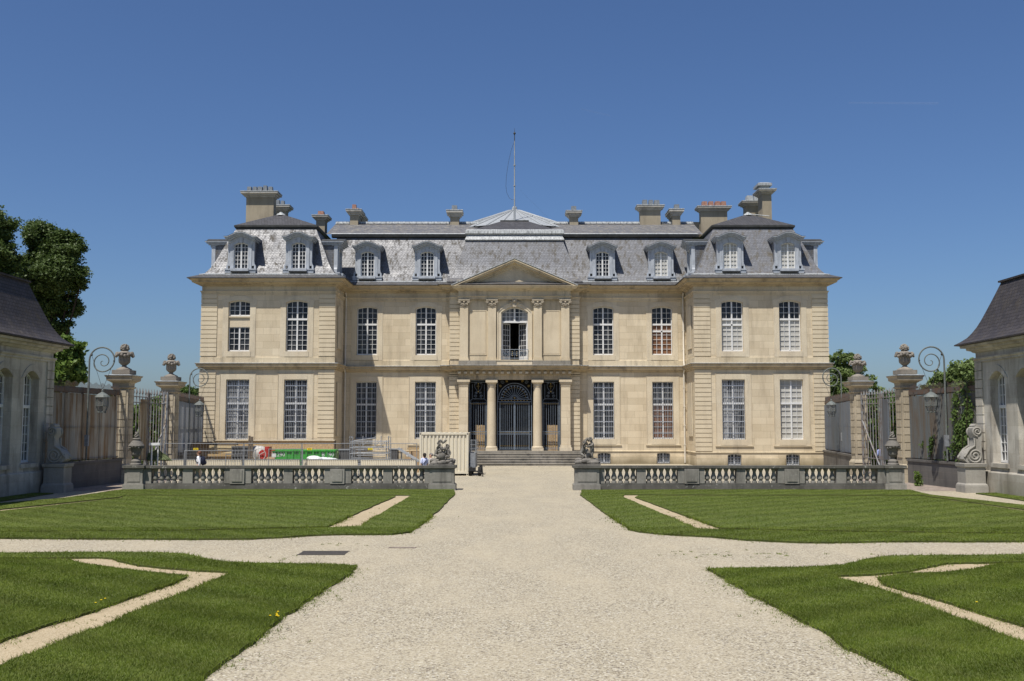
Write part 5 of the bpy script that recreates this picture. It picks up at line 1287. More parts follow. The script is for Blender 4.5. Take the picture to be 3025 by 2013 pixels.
def lawn(conv, pts, h=.05):
    P = densify([conv(p) for p in pts]); n = len(P)
    me = bpy.data.meshes.new('lawn'); me.from_pydata([(x, y, h) for x, y in P] + [(x, y, -.01) for x, y in P], [], [tuple(range(n))] + [(i, (i + 1) % n, (i + 1) % n + n, i + n) for i in range(n)])
    bm = bmesh.new(); bm.from_mesh(me); bm.faces.ensure_lookup_table(); bmesh.ops.recalc_face_normals(bm, faces=bm.faces); bmesh.ops.triangulate(bm, faces=[f for f in bm.faces if len(f.verts) > 4]); bm.to_mesh(me); bm.free()
    me.materials.append(M['grass']); me.materials.append(M['soil'])
    for p in me.polygons: p.material_index = 0 if abs(p.normal.z) > .7 else 1
    o = bpy.data.objects.new('lawn', me); link(o); o['kind'] = 'structure'; WL[o] = Vector(); LAWNS.append((np.array(P), h))
lawn(LZ, [(-260, 258), (0, 258), (700, 262), (1000, 264), (1250, 262), (1400, 254), (1550, 244), (1700, 240), (1950, 238), (2035, 228), (2100, 190), (2180, 120), (2262, 38), (2258, 15), (1500, 12), (620, 13), (300, 60), (0, 84), (-260, 112),
          (-260, 142), (0, 115), (600, 53), (620, 42.5), (2050, 43), (1920, 120), (1795, 199), (1640, 207), (1000, 224), (0, 230), (-260, 230)])
lawn(LZ, [(-260, 225), (0, 225), (800, 221), (1632, 201), (1800, 123), (1968, 50), (1960, 46, .012), (620, 45.5, .012), (600, 57, .012), (0, 121, .02), (-260, 150, .02)])
lawn(LZ, [(-260, 320, .075), (0, 318, .075), (550, 315, .075), (800, 317, .075), (920, 324, .075), (1000, 345, .075), (1100, 362, .075), (1300, 370, .075), (1600, 374, .075), (1765, 380, .075), (1782, 398), (1740, 440), (1650, 490), (1500, 590), (1400, 660), (1290, 745), (1150, 850), (1000, 965), (930, 1030), (-260, 1110),
          (-260, 1040), (0, 906), (250, 800), (600, 662), (880, 547), (1160, 431), (1000, 424), (800, 409), (650, 393), (590, 375), (555, 362), (500, 356.5), (350, 358.5), (0, 359), (-260, 360)])
lawn(LZ, [(-260, 364, .01), (0, 363, .01), (350, 362, .03), (420, 378, .05), (600, 403, .05), (800, 425, .05), (930, 434, .05), (940, 446, .03), (700, 540), (480, 622), (250, 692), (0, 777), (-260, 880)])
lawn(RZ, [(2600, 268), (2357, 270), (1700, 270), (1400, 275), (1250, 275), (1000, 262), (850, 248), (600, 235), (475, 222), (435, 212), (300, 125), (190, 42), (196, 17), (1000, 15), (1800, 17), (1900, 41), (2100, 63), (2357, 92), (2600, 122),
          (2600, 150), (2357, 114), (1850, 42.5), (405, 40.5), (398, 52), (560, 122), (758, 209), (880, 213), (1500, 227), (2357, 237), (2600, 237)])
lawn(RZ, [(2600, 158, .0), (2357, 121, .0), (1850, 46, .012), (470, 44.5, .012), (458, 53), (640, 122), (872, 205), (1500, 220), (2357, 230), (2600, 230)])
lawn(RZ, [(2600, 319, .075), (2357, 321, .075), (1700, 328, .075), (1640, 335, .075), (1560, 352, .075), (1480, 370, .075), (1280, 384, .075), (1050, 386, .075), (860, 387, .075), (805, 391, .075), (810, 408), (960, 492), (1100, 570), (1250, 645), (1400, 735), (1500, 795), (1650, 870), (1800, 948), (1930, 1020), (2600, 1020),
          (2600, 880), (2357, 772), (2100, 675), (1900, 598), (1600, 492), (1430, 450), (1445, 441), (1600, 437), (1800, 419), (1900, 397), (1970, 380), (2230, 375), (2357, 373), (2600, 370)])
lawn(RZ, [(2600, 377, .01), (2357, 376.5, .01), (2230, 379, .02), (2100, 400, .04), (1950, 418, .03), (1780, 430, .015), (1650, 445, .03), (1645, 455), (1690, 485), (1800, 520), (1900, 550), (2000, 580), (2200, 640), (2357, 690), (2600, 790)])
for s in (-1, 1):
    lawn(lambda p: p, [(s * 20.1, 30), (s * 21.3, 30), (s * 21.3, 45.4), (s * 20.35, 45.2)], .05)
sheet('sand_band', [LZ(p) for p in [(-260, 236), (1650, 213), (1800, 204), (1960, 110), (2045, 44.5), (620, 41), (0, 108), (-260, 132)]], .006, 'sand')
sheet('sand_band', [LZ(p) for p in [(-260, 354), (500, 352), (600, 368), (800, 400), (1180, 430), (880, 556), (600, 672), (0, 922), (-260, 1055)]], .006, 'sand')
sheet('sand_band', [RZ(p) for p in [(2600, 242), (1500, 234), (750, 216), (560, 130), (390, 50), (395, 39), (1850, 40), (2357, 110), (2600, 148)]], .006, 'sand')
sheet('sand_band', [RZ(p) for p in [(2600, 366), (1965, 374), (1800, 414), (1420, 440), (1410, 452), (1600, 500), (1900, 606), (2357, 785), (2600, 895)]], .006, 'sand')

def inside(px, py, poly):
    x, y = poly[:, 0], poly[:, 1]; r = np.zeros(len(px), bool); j = len(x) - 1
    for i in range(len(x)):
        c = ((y[i] > py) != (y[j] > py)) & (px < (x[j] - x[i]) * (py - y[i]) / (y[j] - y[i] + 1e-12) + x[i]); r ^= c; j = i
    return r
def blades():
    VS = []; 
    for P, h in LAWNS:
        x0, y0 = P.min(0); x1, y1 = P.max(0); x0 = max(x0, -26); x1 = min(x1, 26); y0 = max(y0, 10.5)
        for ya, yb, dens, hb, wb in ((10, 17, 3600, .032, .0048), (17, 23, 2200, .030, .0065), (23, 30, 1100, .024, .009), (30, 50, 520, .018, .012)):
            a, b = max(y0, ya), min(y1, yb)
            if a >= b: continue
            n = int((x1 - x0) * (b - a) * dens); px = RNG.uniform(x0, x1, n); py = RNG.uniform(a, b, n)
            k = np.abs(px) < .53 * py + 1.0; px, py = px[k], py[k]
            k = inside(px, py, P); px, py = px[k], py[k]; n = len(px)
            ang = RNG.uniform(0, 2 * PI, n); H_ = hb * RNG.uniform(.5, 1.35, n) * (1 + .5 * (RNG.random(n) > .97)); ln = H_ * RNG.uniform(.1, .9, n); la = RNG.uniform(0, 2 * PI, n); w = wb * RNG.uniform(.6, 1.3, n)
            strip = np.sin((px * .35 + py * .9) * 2.2) > 0
            bx, by = np.cos(la) * ln + np.where(strip, .4, -.4) * H_, np.sin(la) * ln
            c, s_ = np.cos(ang) * w, np.sin(ang) * w
            tri = np.stack([np.stack([px - c, py - s_, np.full(n, h - .006)], 1), np.stack([px + c, py + s_, np.full(n, h - .006)], 1), np.stack([px + bx, py + by, h + H_], 1)], 1)
            VS.append(tri.reshape(-1, 3))
        # long blades overhanging the cut edge
        nx = np.roll(P, -1, 0) - P; L = np.hypot(nx[:, 0], nx[:, 1]); keep = (P[:, 1] < 34) & (P[:, 1] > 10.5) & (np.abs(P[:, 0]) < .53 * P[:, 1] + 1)
        idx = np.repeat(np.nonzero(keep)[0], np.where(P[keep][:, 1] < 20, 34, 14)); n = len(idx)
        if n:
            t = RNG.random(n)[:, None]; q = P[idx] + nx[idx] * t; q += RNG.normal(0, .035, (n, 2)); ang = RNG.uniform(0, 2 * PI, n); H_ = RNG.uniform(.03, .085, n); w = .006 * RNG.uniform(.6, 1.4, n) * np.maximum(1, q[:, 1] / 15)
            c, s_ = np.cos(ang) * w, np.sin(ang) * w; z0 = RNG.uniform(0, h, n); lean = RNG.normal(0, .05, (n, 2))
            tri = np.stack([np.stack([q[:, 0] - c, q[:, 1] - s_, z0], 1), np.stack([q[:, 0] + c, q[:, 1] + s_, z0], 1), np.stack([q[:, 0] + lean[:, 0], q[:, 1] + lean[:, 1], z0 + H_], 1)], 1)
            VS.append(tri.reshape(-1, 3))
        # thin straggling turf creeping out over the gravel
        idx = np.repeat(np.nonzero(keep)[0], np.where(P[keep][:, 1] < 20, 60, 26)); n = len(idx)
        if n:
            out = np.stack([nx[idx][:, 1], -nx[idx][:, 0]], 1) / np.maximum(L[idx], 1e-6)[:, None]
            q = P[idx] + nx[idx] * RNG.random(n)[:, None] + out * (RNG.exponential(.11, n) * RNG.choice([-1, 1], n))[:, None]
            kk = np.array([mnoise.noise((a * 1.3, b * 1.3, 2.0)) > -.12 for a, b in q]); q = q[kk]; n = len(q)
            ang = RNG.uniform(0, 2 * PI, n); H_ = RNG.uniform(.015, .05, n); w = .005 * RNG.uniform(.6, 1.4, n) * np.maximum(1, q[:, 1] / 15); lean = RNG.normal(0, .03, (n, 2)); c, s_ = np.cos(ang) * w, np.sin(ang) * w; z0 = np.zeros(n)
            tri = np.stack([np.stack([q[:, 0] - c, q[:, 1] - s_, z0], 1), np.stack([q[:, 0] + c, q[:, 1] + s_, z0], 1), np.stack([q[:, 0] + lean[:, 0], q[:, 1] + lean[:, 1], H_], 1)], 1)
            VS.append(tri.reshape(-1, 3))
    V = np.concatenate(VS)
    return V
V = blades(); o = np_mesh('grass_blades', V, np.arange(len(V)).reshape(-1, 3), M['blade'], nper=3); tag(o, 'short mown green grass blades on the lawns', 'grass', kind='stuff')
# weeds in the gravel
def tufts():
    pts = []
    rr = random.Random(4)
    for (cx, cy, rx, ry, n) in [(*LZ((1680, 285)), .5, .3, 10), (*LZ((1380, 360)), .5, .3, 12), (*LZ((760, 560)), .3, .3, 8), (*LZ((460, 660)), .3, .3, 10), (*LZ((780, 535)), .3, .2, 6), (*LZ((150, 775)), .3, .2, 6), (*LZ((340, 745)), .3, .2, 6), (*LZ((940, 450)), .3, .2, 6), (*LZ((1250, 760)), .5, .4, 14), (*LZ((1050, 900)), .4, .4, 12), (*LZ((1560, 560)), .4, .4, 10),
                                  (*RZ((660, 332)), .9, .3, 26), (*RZ((1080, 325)), 1.0, .3, 30), (*RZ((1640, 480)), .3, .2, 8), (*RZ((640, 115)), .3, 1.2, 14), (*RZ((760, 190)), .3, .6, 10), (*LZ((1850, 120)), .4, 2, 14), (*LZ((1720, 180)), .3, .6, 10), (*RZ((1180, 640)), .3, .3, 9)]:
        for _ in range(n // 2 + 1): pts.append((rr.gauss(cx, rx), rr.gauss(cy, ry)))
    vs = []
    for x, y in pts:
        for _ in range(9):
            a = rr.random() * 2 * PI; h = rr.uniform(.01, .045); w = .005 * max(1, y / 15); l = rr.uniform(.01, .06); b = rr.random() * 2 * PI
            x2, y2 = x + rr.gauss(0, .03), y + rr.gauss(0, .03)
            vs += [(x2 - w * math.cos(b), y2 - w * math.sin(b), 0), (x2 + w * math.cos(b), y2 + w * math.sin(b), 0), (x2 + l * math.cos(a), y2 + l * math.sin(a), h)]
    return np.array(vs)
V = tufts(); o = np_mesh('gravel_weeds', V, np.arange(len(V)).reshape(-1, 3), M['blade'], nper=3); tag(o, 'thin grass weeds sprouting through the gravel', 'weeds', kind='stuff')
for i, (p, lb) in enumerate(((LZ((1371, 672)), 'clump of yellow flowers on the grass edge by the wide gravel drive'), (LZ((493, 596)), 'small yellow flowers on the inner left lawn edge beside the sand band'), (RZ((2088, 583)), 'single yellow flower on the inner right lawn edge beside the sand band'))):
    t = thing('flower_clump', lb, 'flowers', (p[0], p[1], 0)); rr = random.Random(i); q = MB(); s = MB()
    for k in range((6, 3, 1)[i]):
        x, y, h = p[0] + rr.gauss(0, .045), p[1] + rr.gauss(0, .045), rr.uniform(.08, .15)
        s.tube([(x, y, .02), (x + .01, y, h)], .004, 4)
        for f in range(5): a = 2 * PI * f / 5; q.ball((x + .012 + .010 * math.cos(a), y + .010 * math.sin(a), h), .009, 6, 4, (1, 1, .5))
    q.build('petals', M['flower'], t); s.build('stem', M['blade'], t)
for (x0, x1, y0, y1, lb) in ((1480, 1712, 337, 320, 'rusty flat drain grate set in the gravel path'), (1935, 2065, 303.2, 300.4, 'thin farther drain grate half covered by gravel')):
    a, b, c = LZ((x0, y0)), LZ((x1, y0)), LZ((x1, y1)); q = MB(); n = 18; w = (b[0] - a[0]) / n
    q.box(a[0], b[0], a[1], c[1], -.005, .005)
    for k in range(n): q.box(a[0] + k * w, a[0] + k * w + w * .6, a[1], c[1], .005, .014)
    q.box(a[0] - .02, b[0] + .02, a[1] - .02, a[1], 0, .016); q.box(a[0] - .02, b[0] + .02, c[1], c[1] + .02, 0, .016)
    tag(q.build('drain_grate', M['grate' if x0 < 1900 else 'paving']), lb, 'drain grate')

# ================================================================== BUILDING SITE
c0, _ = at(1238.5, 1400, 61.7); c1, ct = at(1384, 1281, 61.7)
ct = 2.59; cx0, cx1 = c0, c1; cy0, cy1 = 61.7, 64.1
cont = thing('container', 'cream corrugated steel storage container left of the chateau steps', 'container', ((cx0 + cx1) / 2, cy0, 0))
q = MB()
for x in (cx0, cx1 - .12):
    for y in (cy0, cy1 - .12): q.box(x, x + .12, y, y + .12, 0, ct)
for z0, z1 in ((.12, .26), (ct - .12, ct - .02)):
    q.box(cx0 + .12, cx1 - .12, cy0 + .01, cy0 + .10, z0, z1); q.box(cx0 + .12, cx1 - .12, cy1 - .1, cy1 - .01, z0, z1)
    for x in (cx0 + .01, cx1 - .11): q.box(x, x + .1, cy0 + .12, cy1 - .12, z0, z1)
q.build('frame', M['cream'], cont)
q = MB(); n = 12; w = (cx1 - cx0 - .24) / n
for k in range(n):
    a = cx0 + .12 + k * w; p = [(a, .04), (a + w * .42, .04), (a + w * .55, .10), (a + w * .87, .10), (a + w, .04)]
    for (xa, da), (xb, db) in zip(p, p[1:]): q.add([(xa, cy0 + da, .24), (xb, cy0 + db, .24), (xb, cy0 + db, ct - .1), (xa, cy0 + da, ct - .1)], [(0, 1, 2, 3)])
m_ = 9; w = (cy1 - cy0 - .24) / m_
for X, sg in ((cx0, 1), (cx1, -1)):
    for k in range(m_):
        a = cy0 + .12 + k * w; p = [(a, .04), (a + w * .42, .04), (a + w * .55, .1), (a + w * .87, .1), (a + w, .04)]
        for (ya, da), (yb, db) in zip(p, p[1:]): q.add([(X + sg * da, ya, .24), (X + sg * db, yb, .24), (X + sg * db, yb, ct - .1), (X + sg * da, ya, ct - .1)], [(0, 1, 2, 3)])
q.box(cx0 + .1, cx1 - .1, cy1 - .06, cy1 - .04, .2, ct - .1)
q.build('wall', M['cream'], cont)
q = MB(); q.box(cx0 + .05, cx1 - .05, cy0 + .05, cy1 - .05, ct - .07, ct - .03)
for k in range(9): x = cx0 + .2 + (cx1 - cx0 - .4) * k / 8; q.prism([(x - .1, ct - .03), (x + .1, ct - .03), (x + .06, ct + .02), (x - .06, ct + .02)], lambda a, z, d: (a, d, z), cy0 + .05, cy1 - .05)
q.build('roof', M['cream'], cont)
q = MB()
for x in (cx0 + .06, cx1 - .06):
    for z in (.08, ct - .08): q.box(x - .035, x + .035, cy0 - .006, cy0 + .01, z - .035, z + .035)
q.build('corner_slot', M['ink'], cont)
def ribbed(q, xa, xb, Y, z0, z1, pitch=.105, dep=.03):
    n = max(1, round((xb - xa) / pitch)); w = (xb - xa) / n
    for k in range(n):
        a = xa + k * w; p = [(a, 0), (a + w * .55, 0), (a + w * .66, dep), (a + w * .9, dep), (a + w, 0)]
        for (x0, d0), (x1, d1) in zip(p, p[1:]): q.add([(x0, Y + d0, z0), (x1, Y + d1, z0), (x1, Y + d1, z1), (x0, Y + d0, z1)], [(0, 1, 2, 3)])
HY = 59.0
def heras(xa, xb, sheet_on, sign, label, ya=HY, yb=HY, z0=.12, h=1.88, tilt=0.0, group='site fence panels behind the left balustrade'):
    f = thing('fence_panel', label, 'fence panel', (xa, ya, 0), group)
    A, B = Vector((xa, ya, 0)), Vector((xb, yb, 0)); d = (B - A); L = d.length; d.normalize()
    P = lambda u, z: A + d * u + Vector((0, tilt * z, z))
    q = MB(); r = .021
    q.tube([P(0, 0), P(0, z0 + h)], r, 6); q.tube([P(L, 0), P(L, z0 + h)], r, 6); q.tube([P(0, z0 + h - .02), P(L, z0 + h - .02)], r, 6); q.tube([P(0, z0 + .1), P(L, z0 + .1)], r, 6); q.build('frame', M['galv'], f)
    q = MB(); n = int(L / .16)
    for k in range(1, n): q.bar(P(L * k / n, z0 + .1), P(L * k / n, z0 + h), .006)
    for k in range(1, 6): q.bar(P(0, z0 + .1 + .29 * k), P(L, z0 + .1 + .29 * k), .006)
    q.build('mesh_infill', M['galv'], f)
    for u in (0, L):
        b = MB(); p = P(u, 0); b.box(p.x - .1, p.x + .1, p.y - .32, p.y + .32, 0, .13); b.build('foot', M['greybox'], f)
    if sheet_on:
        q = MB(); ribbed(q, xa + .05, xb - .05, ya - .06, .16, 1.05); q.build('ribbed_sheet', M['cream'], f)
        q = MB(); q.box(xa + .05, xb - .05, ya - .07, ya - .02, 1.05, 1.075); q.build('sheet_edge', M['galv'], f)
    if sign:
        a, z = at(sign - 7, 1324, ya); b, z2 = at(sign + 7, 1330, ya); q = MB(); q.box(a, b, ya - .035, ya - .025, z2, z); o = q.build('sign_plate', M['yellow'], f)
        q = MB(); q.box(a + .04, b - .04, ya - .041, ya - .036, (z + z2) / 2 - .012, (z + z2) / 2 + .02); q.build('sign_print', M['ink'], o)
    return f
PX2 = lambda px, Y=HY: at(px, 1350, Y)[0]
heras(PX2(485), PX2(547), True, None, 'narrow site fence panel with ribbed cream sheet beside the left gate pier')
heras(PX2(550), PX2(718), True, 579, 'site fence panel with cream sheet, behind the man with the backpack')
heras(PX2(721), PX2(889.5), True, None, 'site fence panel with cream sheet in front of the mixer and long green skip')
heras(PX2(892.5), PX2(1060), True, 914.5, 'site fence panel with cream sheet before the right end of the green skip')
heras(PX2(1064), PX2(1231), True, 1094, 'site fence panel with cream sheet in front of the scaffold rack')
Y2 = 57.6; px2 = lambda p: at(p, 1350, Y2)[0]
heras(px2(543), px2(742), False, None, 'loose mesh panel leaning on the site fence left of the mixer', Y2, Y2 + .9, z0=0, h=1.62, tilt=.05, group='loose mesh fence panels')
heras(px2(793), px2(883), False, None, 'loose mesh panel standing askew before the green skip', Y2, Y2 + 1.0, z0=0, h=1.7, tilt=.03, group='loose mesh fence panels')
heras(px2(671), px2(712), False, None, 'narrow mesh panel folded against the site fence', Y2 - .3, Y2 + .5, z0=0, h=1.42, tilt=.03, group='loose mesh fence panels')

hd = thing('chipboard_hoarding', 'tan chipboard hoarding against the foot of the left pavilion', 'hoarding', (-20, 75.9, 0))
x0, z = at(632, 1304, 75.9); x1, _ = at(987, 1304, 75.9); q = MB(); q.box(x0, x1, 75.9, 75.95, 0, 1.88); q.build('board', M['osb'], hd); q = MB(); q.box(x0 - .05, x1 + .05, 75.8, 76.3, 1.88, 1.96); q.build('capping', M['sill'], hd)
q = MB(); q.box(x1, x1 + .06, 75.85, 76.4, 0, 1.9); q.build('end_post', M['woodgrey'], hd)
# dark board wall running back in depth
bw = thing('board_fence', 'dark brown boarded fence running back towards the chateau corner', 'fence', (-22, 66, 0)); q = MB()
A = Vector((at(505, 1311, 66)[0], 66, 0)); B = Vector((at(626, 1302, 75.2)[0], 75.2, 0)); d = (B - A).normalized(); L = (B - A).length; nn = Vector((-d.y, d.x, 0)) * .03
k = 0
while k * .5 < L - .01:
    a = A + d * (k * .5); b = A + d * min(L, k * .5 + .485); h = 1.83 + .01 * (k % 3); q.hexa([a - nn, b - nn, b + nn, a + nn, *[v + Vector((0, 0, h)) for v in (a - nn, b - nn, b + nn, a + nn)]]); k += 1
q.build('board', M['brown'], bw)
q = MB(); q.obox(A + Vector((.15, -.1, .9)), (.42, .05, 1.8), Matrix.Rotation(R(8), 3, 'Z')); q.build('end_board', M['wood'], bw)
# piled timber
rr = random.Random(21); PY0 = 70.0
for k in range(16):
    px0 = 617 + rr.uniform(0, 18); px1 = 702 - rr.uniform(0, 14); lay, row = divmod(k, 2)
    a, _ = at(px0, 1340, PY0 + row * .5); b, _ = at(px1, 1340, PY0 + row * .5); th = .165
    q = MB(); z0 = .35 + lay * .19; q.obox(((a + b) / 2, PY0 + row * .55 + rr.uniform(-.1, .1), z0 + th / 2), (b - a, .4, th), Matrix.Rotation(R(rr.uniform(-4, 4)), 3, 'Z'))
    tag(q.build('timber_plank', M[rr.choice(['wood', 'woodpale', 'woodpale', 'woodpale', 'woodgrey'])]), 'rough sawn timber plank lying in the pile by the dark board fence', 'plank', 'timber planks piled on the building site')
q = MB(); a, _ = at(620, 1340, PY0); b, _ = at(700, 1340, PY0)
for x in (a + .2, (a + b) / 2, b - .3): q.box(x, x + .14, PY0 - .3, PY0 + .9, 0, .35)
tag(q.build('timber_bearer', M['woodgrey']), 'squared bearers carrying the timber pile', 'timber')
fw = thing('formwork_stack', 'grey slotted formwork pallets stacked beside the timber pile', 'pallet stack', (-18, 67, 0)); a, _ = at(684, 1330, 67); b, _ = at(738, 1330, 67); q = MB()
for l in range(3):
    for k in range(6):
        x = a + (b - a) * k / 6; q.box(x, x + (b - a) / 6 * .6, 67, 67.9, l * .56, l * .56 + .44)
    q.box(a, b, 66.95, 67.95, l * .56 + .44, l * .56 + .54)
q.build('slats', M['greybox'], fw)
q = MB()
for k, (p0, p1, t) in enumerate(((734, 739.5, 1288), (741, 747.5, 1289))):
    a, z = at(p0, t, 63.5); b, _ = at(p1, t, 63.5); q.box(a, b, 63.5, 63.58, 0, z - .03 * k)
tag(q.build('upright_board', M['woodgrey']), 'pair of dark old boards standing upright above the mixer', 'boards')
# mixer
mx = thing('concrete_mixer', 'white and red concrete mixer left of the green skip', 'mixer', (-16, 64, 0)); X, _ = at(770, 1345, 64); Z = 1.42
q = MB(); ax = Vector((-.75, -.15, .5)).normalized(); C0 = Vector((X - .08, 64, Z - .15)); prof = [(-.52, .25), (-.45, .42), (-.12, .5), (.1, .5), (.45, .3), (.52, .27)]
q.tube([C0 + ax * p[0] for p in prof], [p[1] for p in prof], 18); q.build('drum', M['drum'], mx, 40)
q = MB(); q.tube([(X + .28, 63.5, Z - .2 + 0), (X + .28, 63.52, Z - .2)], .30, 16); q.box(X + .35, X + .62, 63.6, 64.3, Z - .35, Z + .28); q.build('motor_cover', M['red'], mx)
q = MB(); q.tube([(X + .1 + .38 * math.cos(t), 63.3, Z - .2 + .38 * math.sin(t)) for t in [2 * PI * k / 24 for k in range(25)]], .025, 6)
for k in range(3): t = k * 2.1 + .5; q.bar((X + .1, 63.3, Z - .2), (X + .1 + .38 * math.cos(t), 63.3, Z - .2 + .38 * math.sin(t)), .04)
q.build('handwheel', M['drum'], mx)
q = MB()
for sx in (-.5, .5):
    q.tube([(X + sx, 63.5, 0), (X + sx * .4, 64, Z - .3)], .04, 6); q.tube([(X + sx, 64.6, 0), (X + sx * .4, 64, Z - .3)], .04, 6)
q.tube([(X + .45, 64, Z), (X + .95, 63.8, Z + .05)], .03, 6); q.build('stand', M['red'], mx)
for xa in (X - .6, X + .6): q = MB(); q.tube([(xa, 64.7, .25), (xa, 64.8, .25)], .25, 14); q.build('wheel', M['rubber'], mx)
# skip
YS = 65.0; a, zt = at(803, 1334, YS); b, _ = at(988, 1334, YS)
sk = thing('skip', 'long green waste skip with white lettering before the chipboard hoarding', 'skip', (a, YS, 0)); q = MB()
q.prism([(a + .5, .15), (b - .3, .15), (b, zt), (a, zt)], lambda x, z, d: (x, YS + d, z), .06, 1.9); q.build('body', M['green'], sk)
q = MB(); q.box(a - .05, b + .05, YS - .02, YS + 1.96, zt, zt + .09)
for k in range(7): x = a + .9 + (b - a - 1.4) * k / 6; q.box(x - .05, x + .05, YS, YS + .06, .2, zt)
q.box(a + .3, b - .2, YS, YS + .06, .75, .85); q.build('rib', M['green'], sk)
def text(body, name, x, y, z, size, mat, parent, rx=90):
    cu = bpy.data.curves.new(name, 'FONT'); cu.body = body; cu.size = size; cu.extrude = .004; cu.align_x = 'CENTER'; cu.align_y = 'CENTER'
    o = bpy.data.objects.new(name, cu); COL.objects.link(o); o.rotation_euler = (R(rx), 0, 0); o.location = (x, y, z)
    dg = bpy.context.evaluated_depsgraph_get(); me = bpy.data.meshes.new_from_object(o.evaluated_get(dg)); me.materials.clear(); me.materials.append(M[mat])
    me.transform(Matrix.Translation((x, y, z)) @ Matrix.Rotation(R(rx), 4, 'X')); bpy.data.objects.remove(o)
    me.transform(Matrix.Translation(-WL[parent])); o = bpy.data.objects.new(name, me); link(o, parent); WL[o] = WL[parent]; return o
for px in (823, 968): x, z = at(px, 1345, YS); text('B 290', 'skip_lettering', x, YS + .05, z + .02, .34, 'letter', sk)
q = MB(); x, z = at(808, 1346, YS); q.box(x - .12, x + .16, YS + .03, YS + .05, z - .12, z + .12); q.build('notice_plate', M['letter'], sk)
q = MB(); a, _ = at(918, 1354, 62.5); b, _ = at(990, 1354, 62.5); rr = random.Random(6)
for k in range(16): q.ball((a + (b - a) * rr.random(), 62.5 + rr.uniform(-.4, .4), .75 + rr.uniform(0, .18) + .12 * math.sin(k)), .3, 8, 6, (1.5, 1, .55))
q.box(a + .1, b - .1, 62.1, 62.9, 0, .75)
tag(q.build('sack_pile', M['letter'], None, 60), 'white plastic sacks heaped in front of the right end of the skip', 'sacks')
a, z = at(988, 1333, 65.6); b, _ = at(997.5, 1333, 65.6); q = MB(); q.box(a, b, 65.6, 66.6, 0, z); q.box(a - .02, b + .02, 65.57, 66.62, z - .12, z - .06); q.box(a + .03, b - .03, 65.58, 65.6, .2, z - .2)
tag(q.build('green_bin', M['palegreen']), 'narrow pale green bin at the right end of the skip', 'bin')
for p0, p1, t, Y, lb in ((998, 1031, 1331, 66, 'dark grey slatted crate left of the scaffold rack'), (1150, 1173, 1329, 66, 'dark grey slatted crate right of the scaffold rack')):
    a, z = at(p0, t, Y); b, _ = at(p1, t, Y); c = thing('slatted_crate', lb, 'crate', ((a + b) / 2, Y, 0), 'dark grey crates on the building site'); q = MB(); n = 8
    for k in range(n): x = a + (b - a) * k / n; q.box(x + .01, x + (b - a) / n * .8, Y, Y + .03, .1, z)
    q.box(a, b, Y + .04, Y + 1, .08, z - .02); q.build('side', M['greybox'], c); q = MB(); q.box(a - .03, b + .03, Y - .03, Y + 1.03, z, z + .06); q.build('lid', M['galv'], c)
# scaffold rack
a, z = at(1034, 1297, 62.5); b, _ = at(1148, 1297, 62.5); sc = thing('scaffold_rack', 'galvanised rack stacked with scaffold frames behind the site fence', 'scaffold rack', (a, 62.5, 0)); q = MB()
for x in (a, a + .12, b - .12, b):
    for y in (62.5, 63.6): q.tube([(x, y, 0), (x, y, z + (.12 if x in (a, b) else -.1))], .028, 6)
for x in (a, a + .12, b): 
    q.tube([(x, 62.5, z + .05), (x, 62.5, z + .16)], .045, 6)
q.build('upright', M['galv'], sc); q = MB()
for k in range(6): zz = .25 + k * (z - .45) / 5; q.tube([(a, 62.45, zz), (b, 62.45, zz + .01 * (k % 2))], .022, 6); q.tube([(a, 63.6, zz + .05), (b, 63.6, zz + .05)], .022, 6)
q.build('ledger', M['alu'], sc); q = MB(); rr = random.Random(9)
for k in range(4):
    zz = .5 + k * .34; y = 62.6 + .13 * k; x0 = a + rr.uniform(.1, .4); x1 = b - rr.uniform(.2, .7)
    q.tube([(x0, y, zz), (x1, y, zz + rr.uniform(-.05, .08))], .024, 6); q.tube([(x0, y, zz + .16), (x1, y, zz + .2)], .024, 6)
    for j in range(2): x = x0 + (x1 - x0) * (j + .5) / 2; q.tube([(x, y, zz), (x, y, zz + .18)], .018, 5)
for x in (a + .75, a + 1.5, b - .5):
    q.tube([(x, 62.8, z - .45), (x, 62.8, z + .18)], .026, 6); q.tube([(x, 62.8, z - .4), (x + .35, 62.8, z - .1)], .02, 6)
q.tube([(a + .2, 62.8, z - .12), (b - .9, 62.8, z + .05)], .026, 6)
q.build('scaffold_frame', M['alu'], sc)
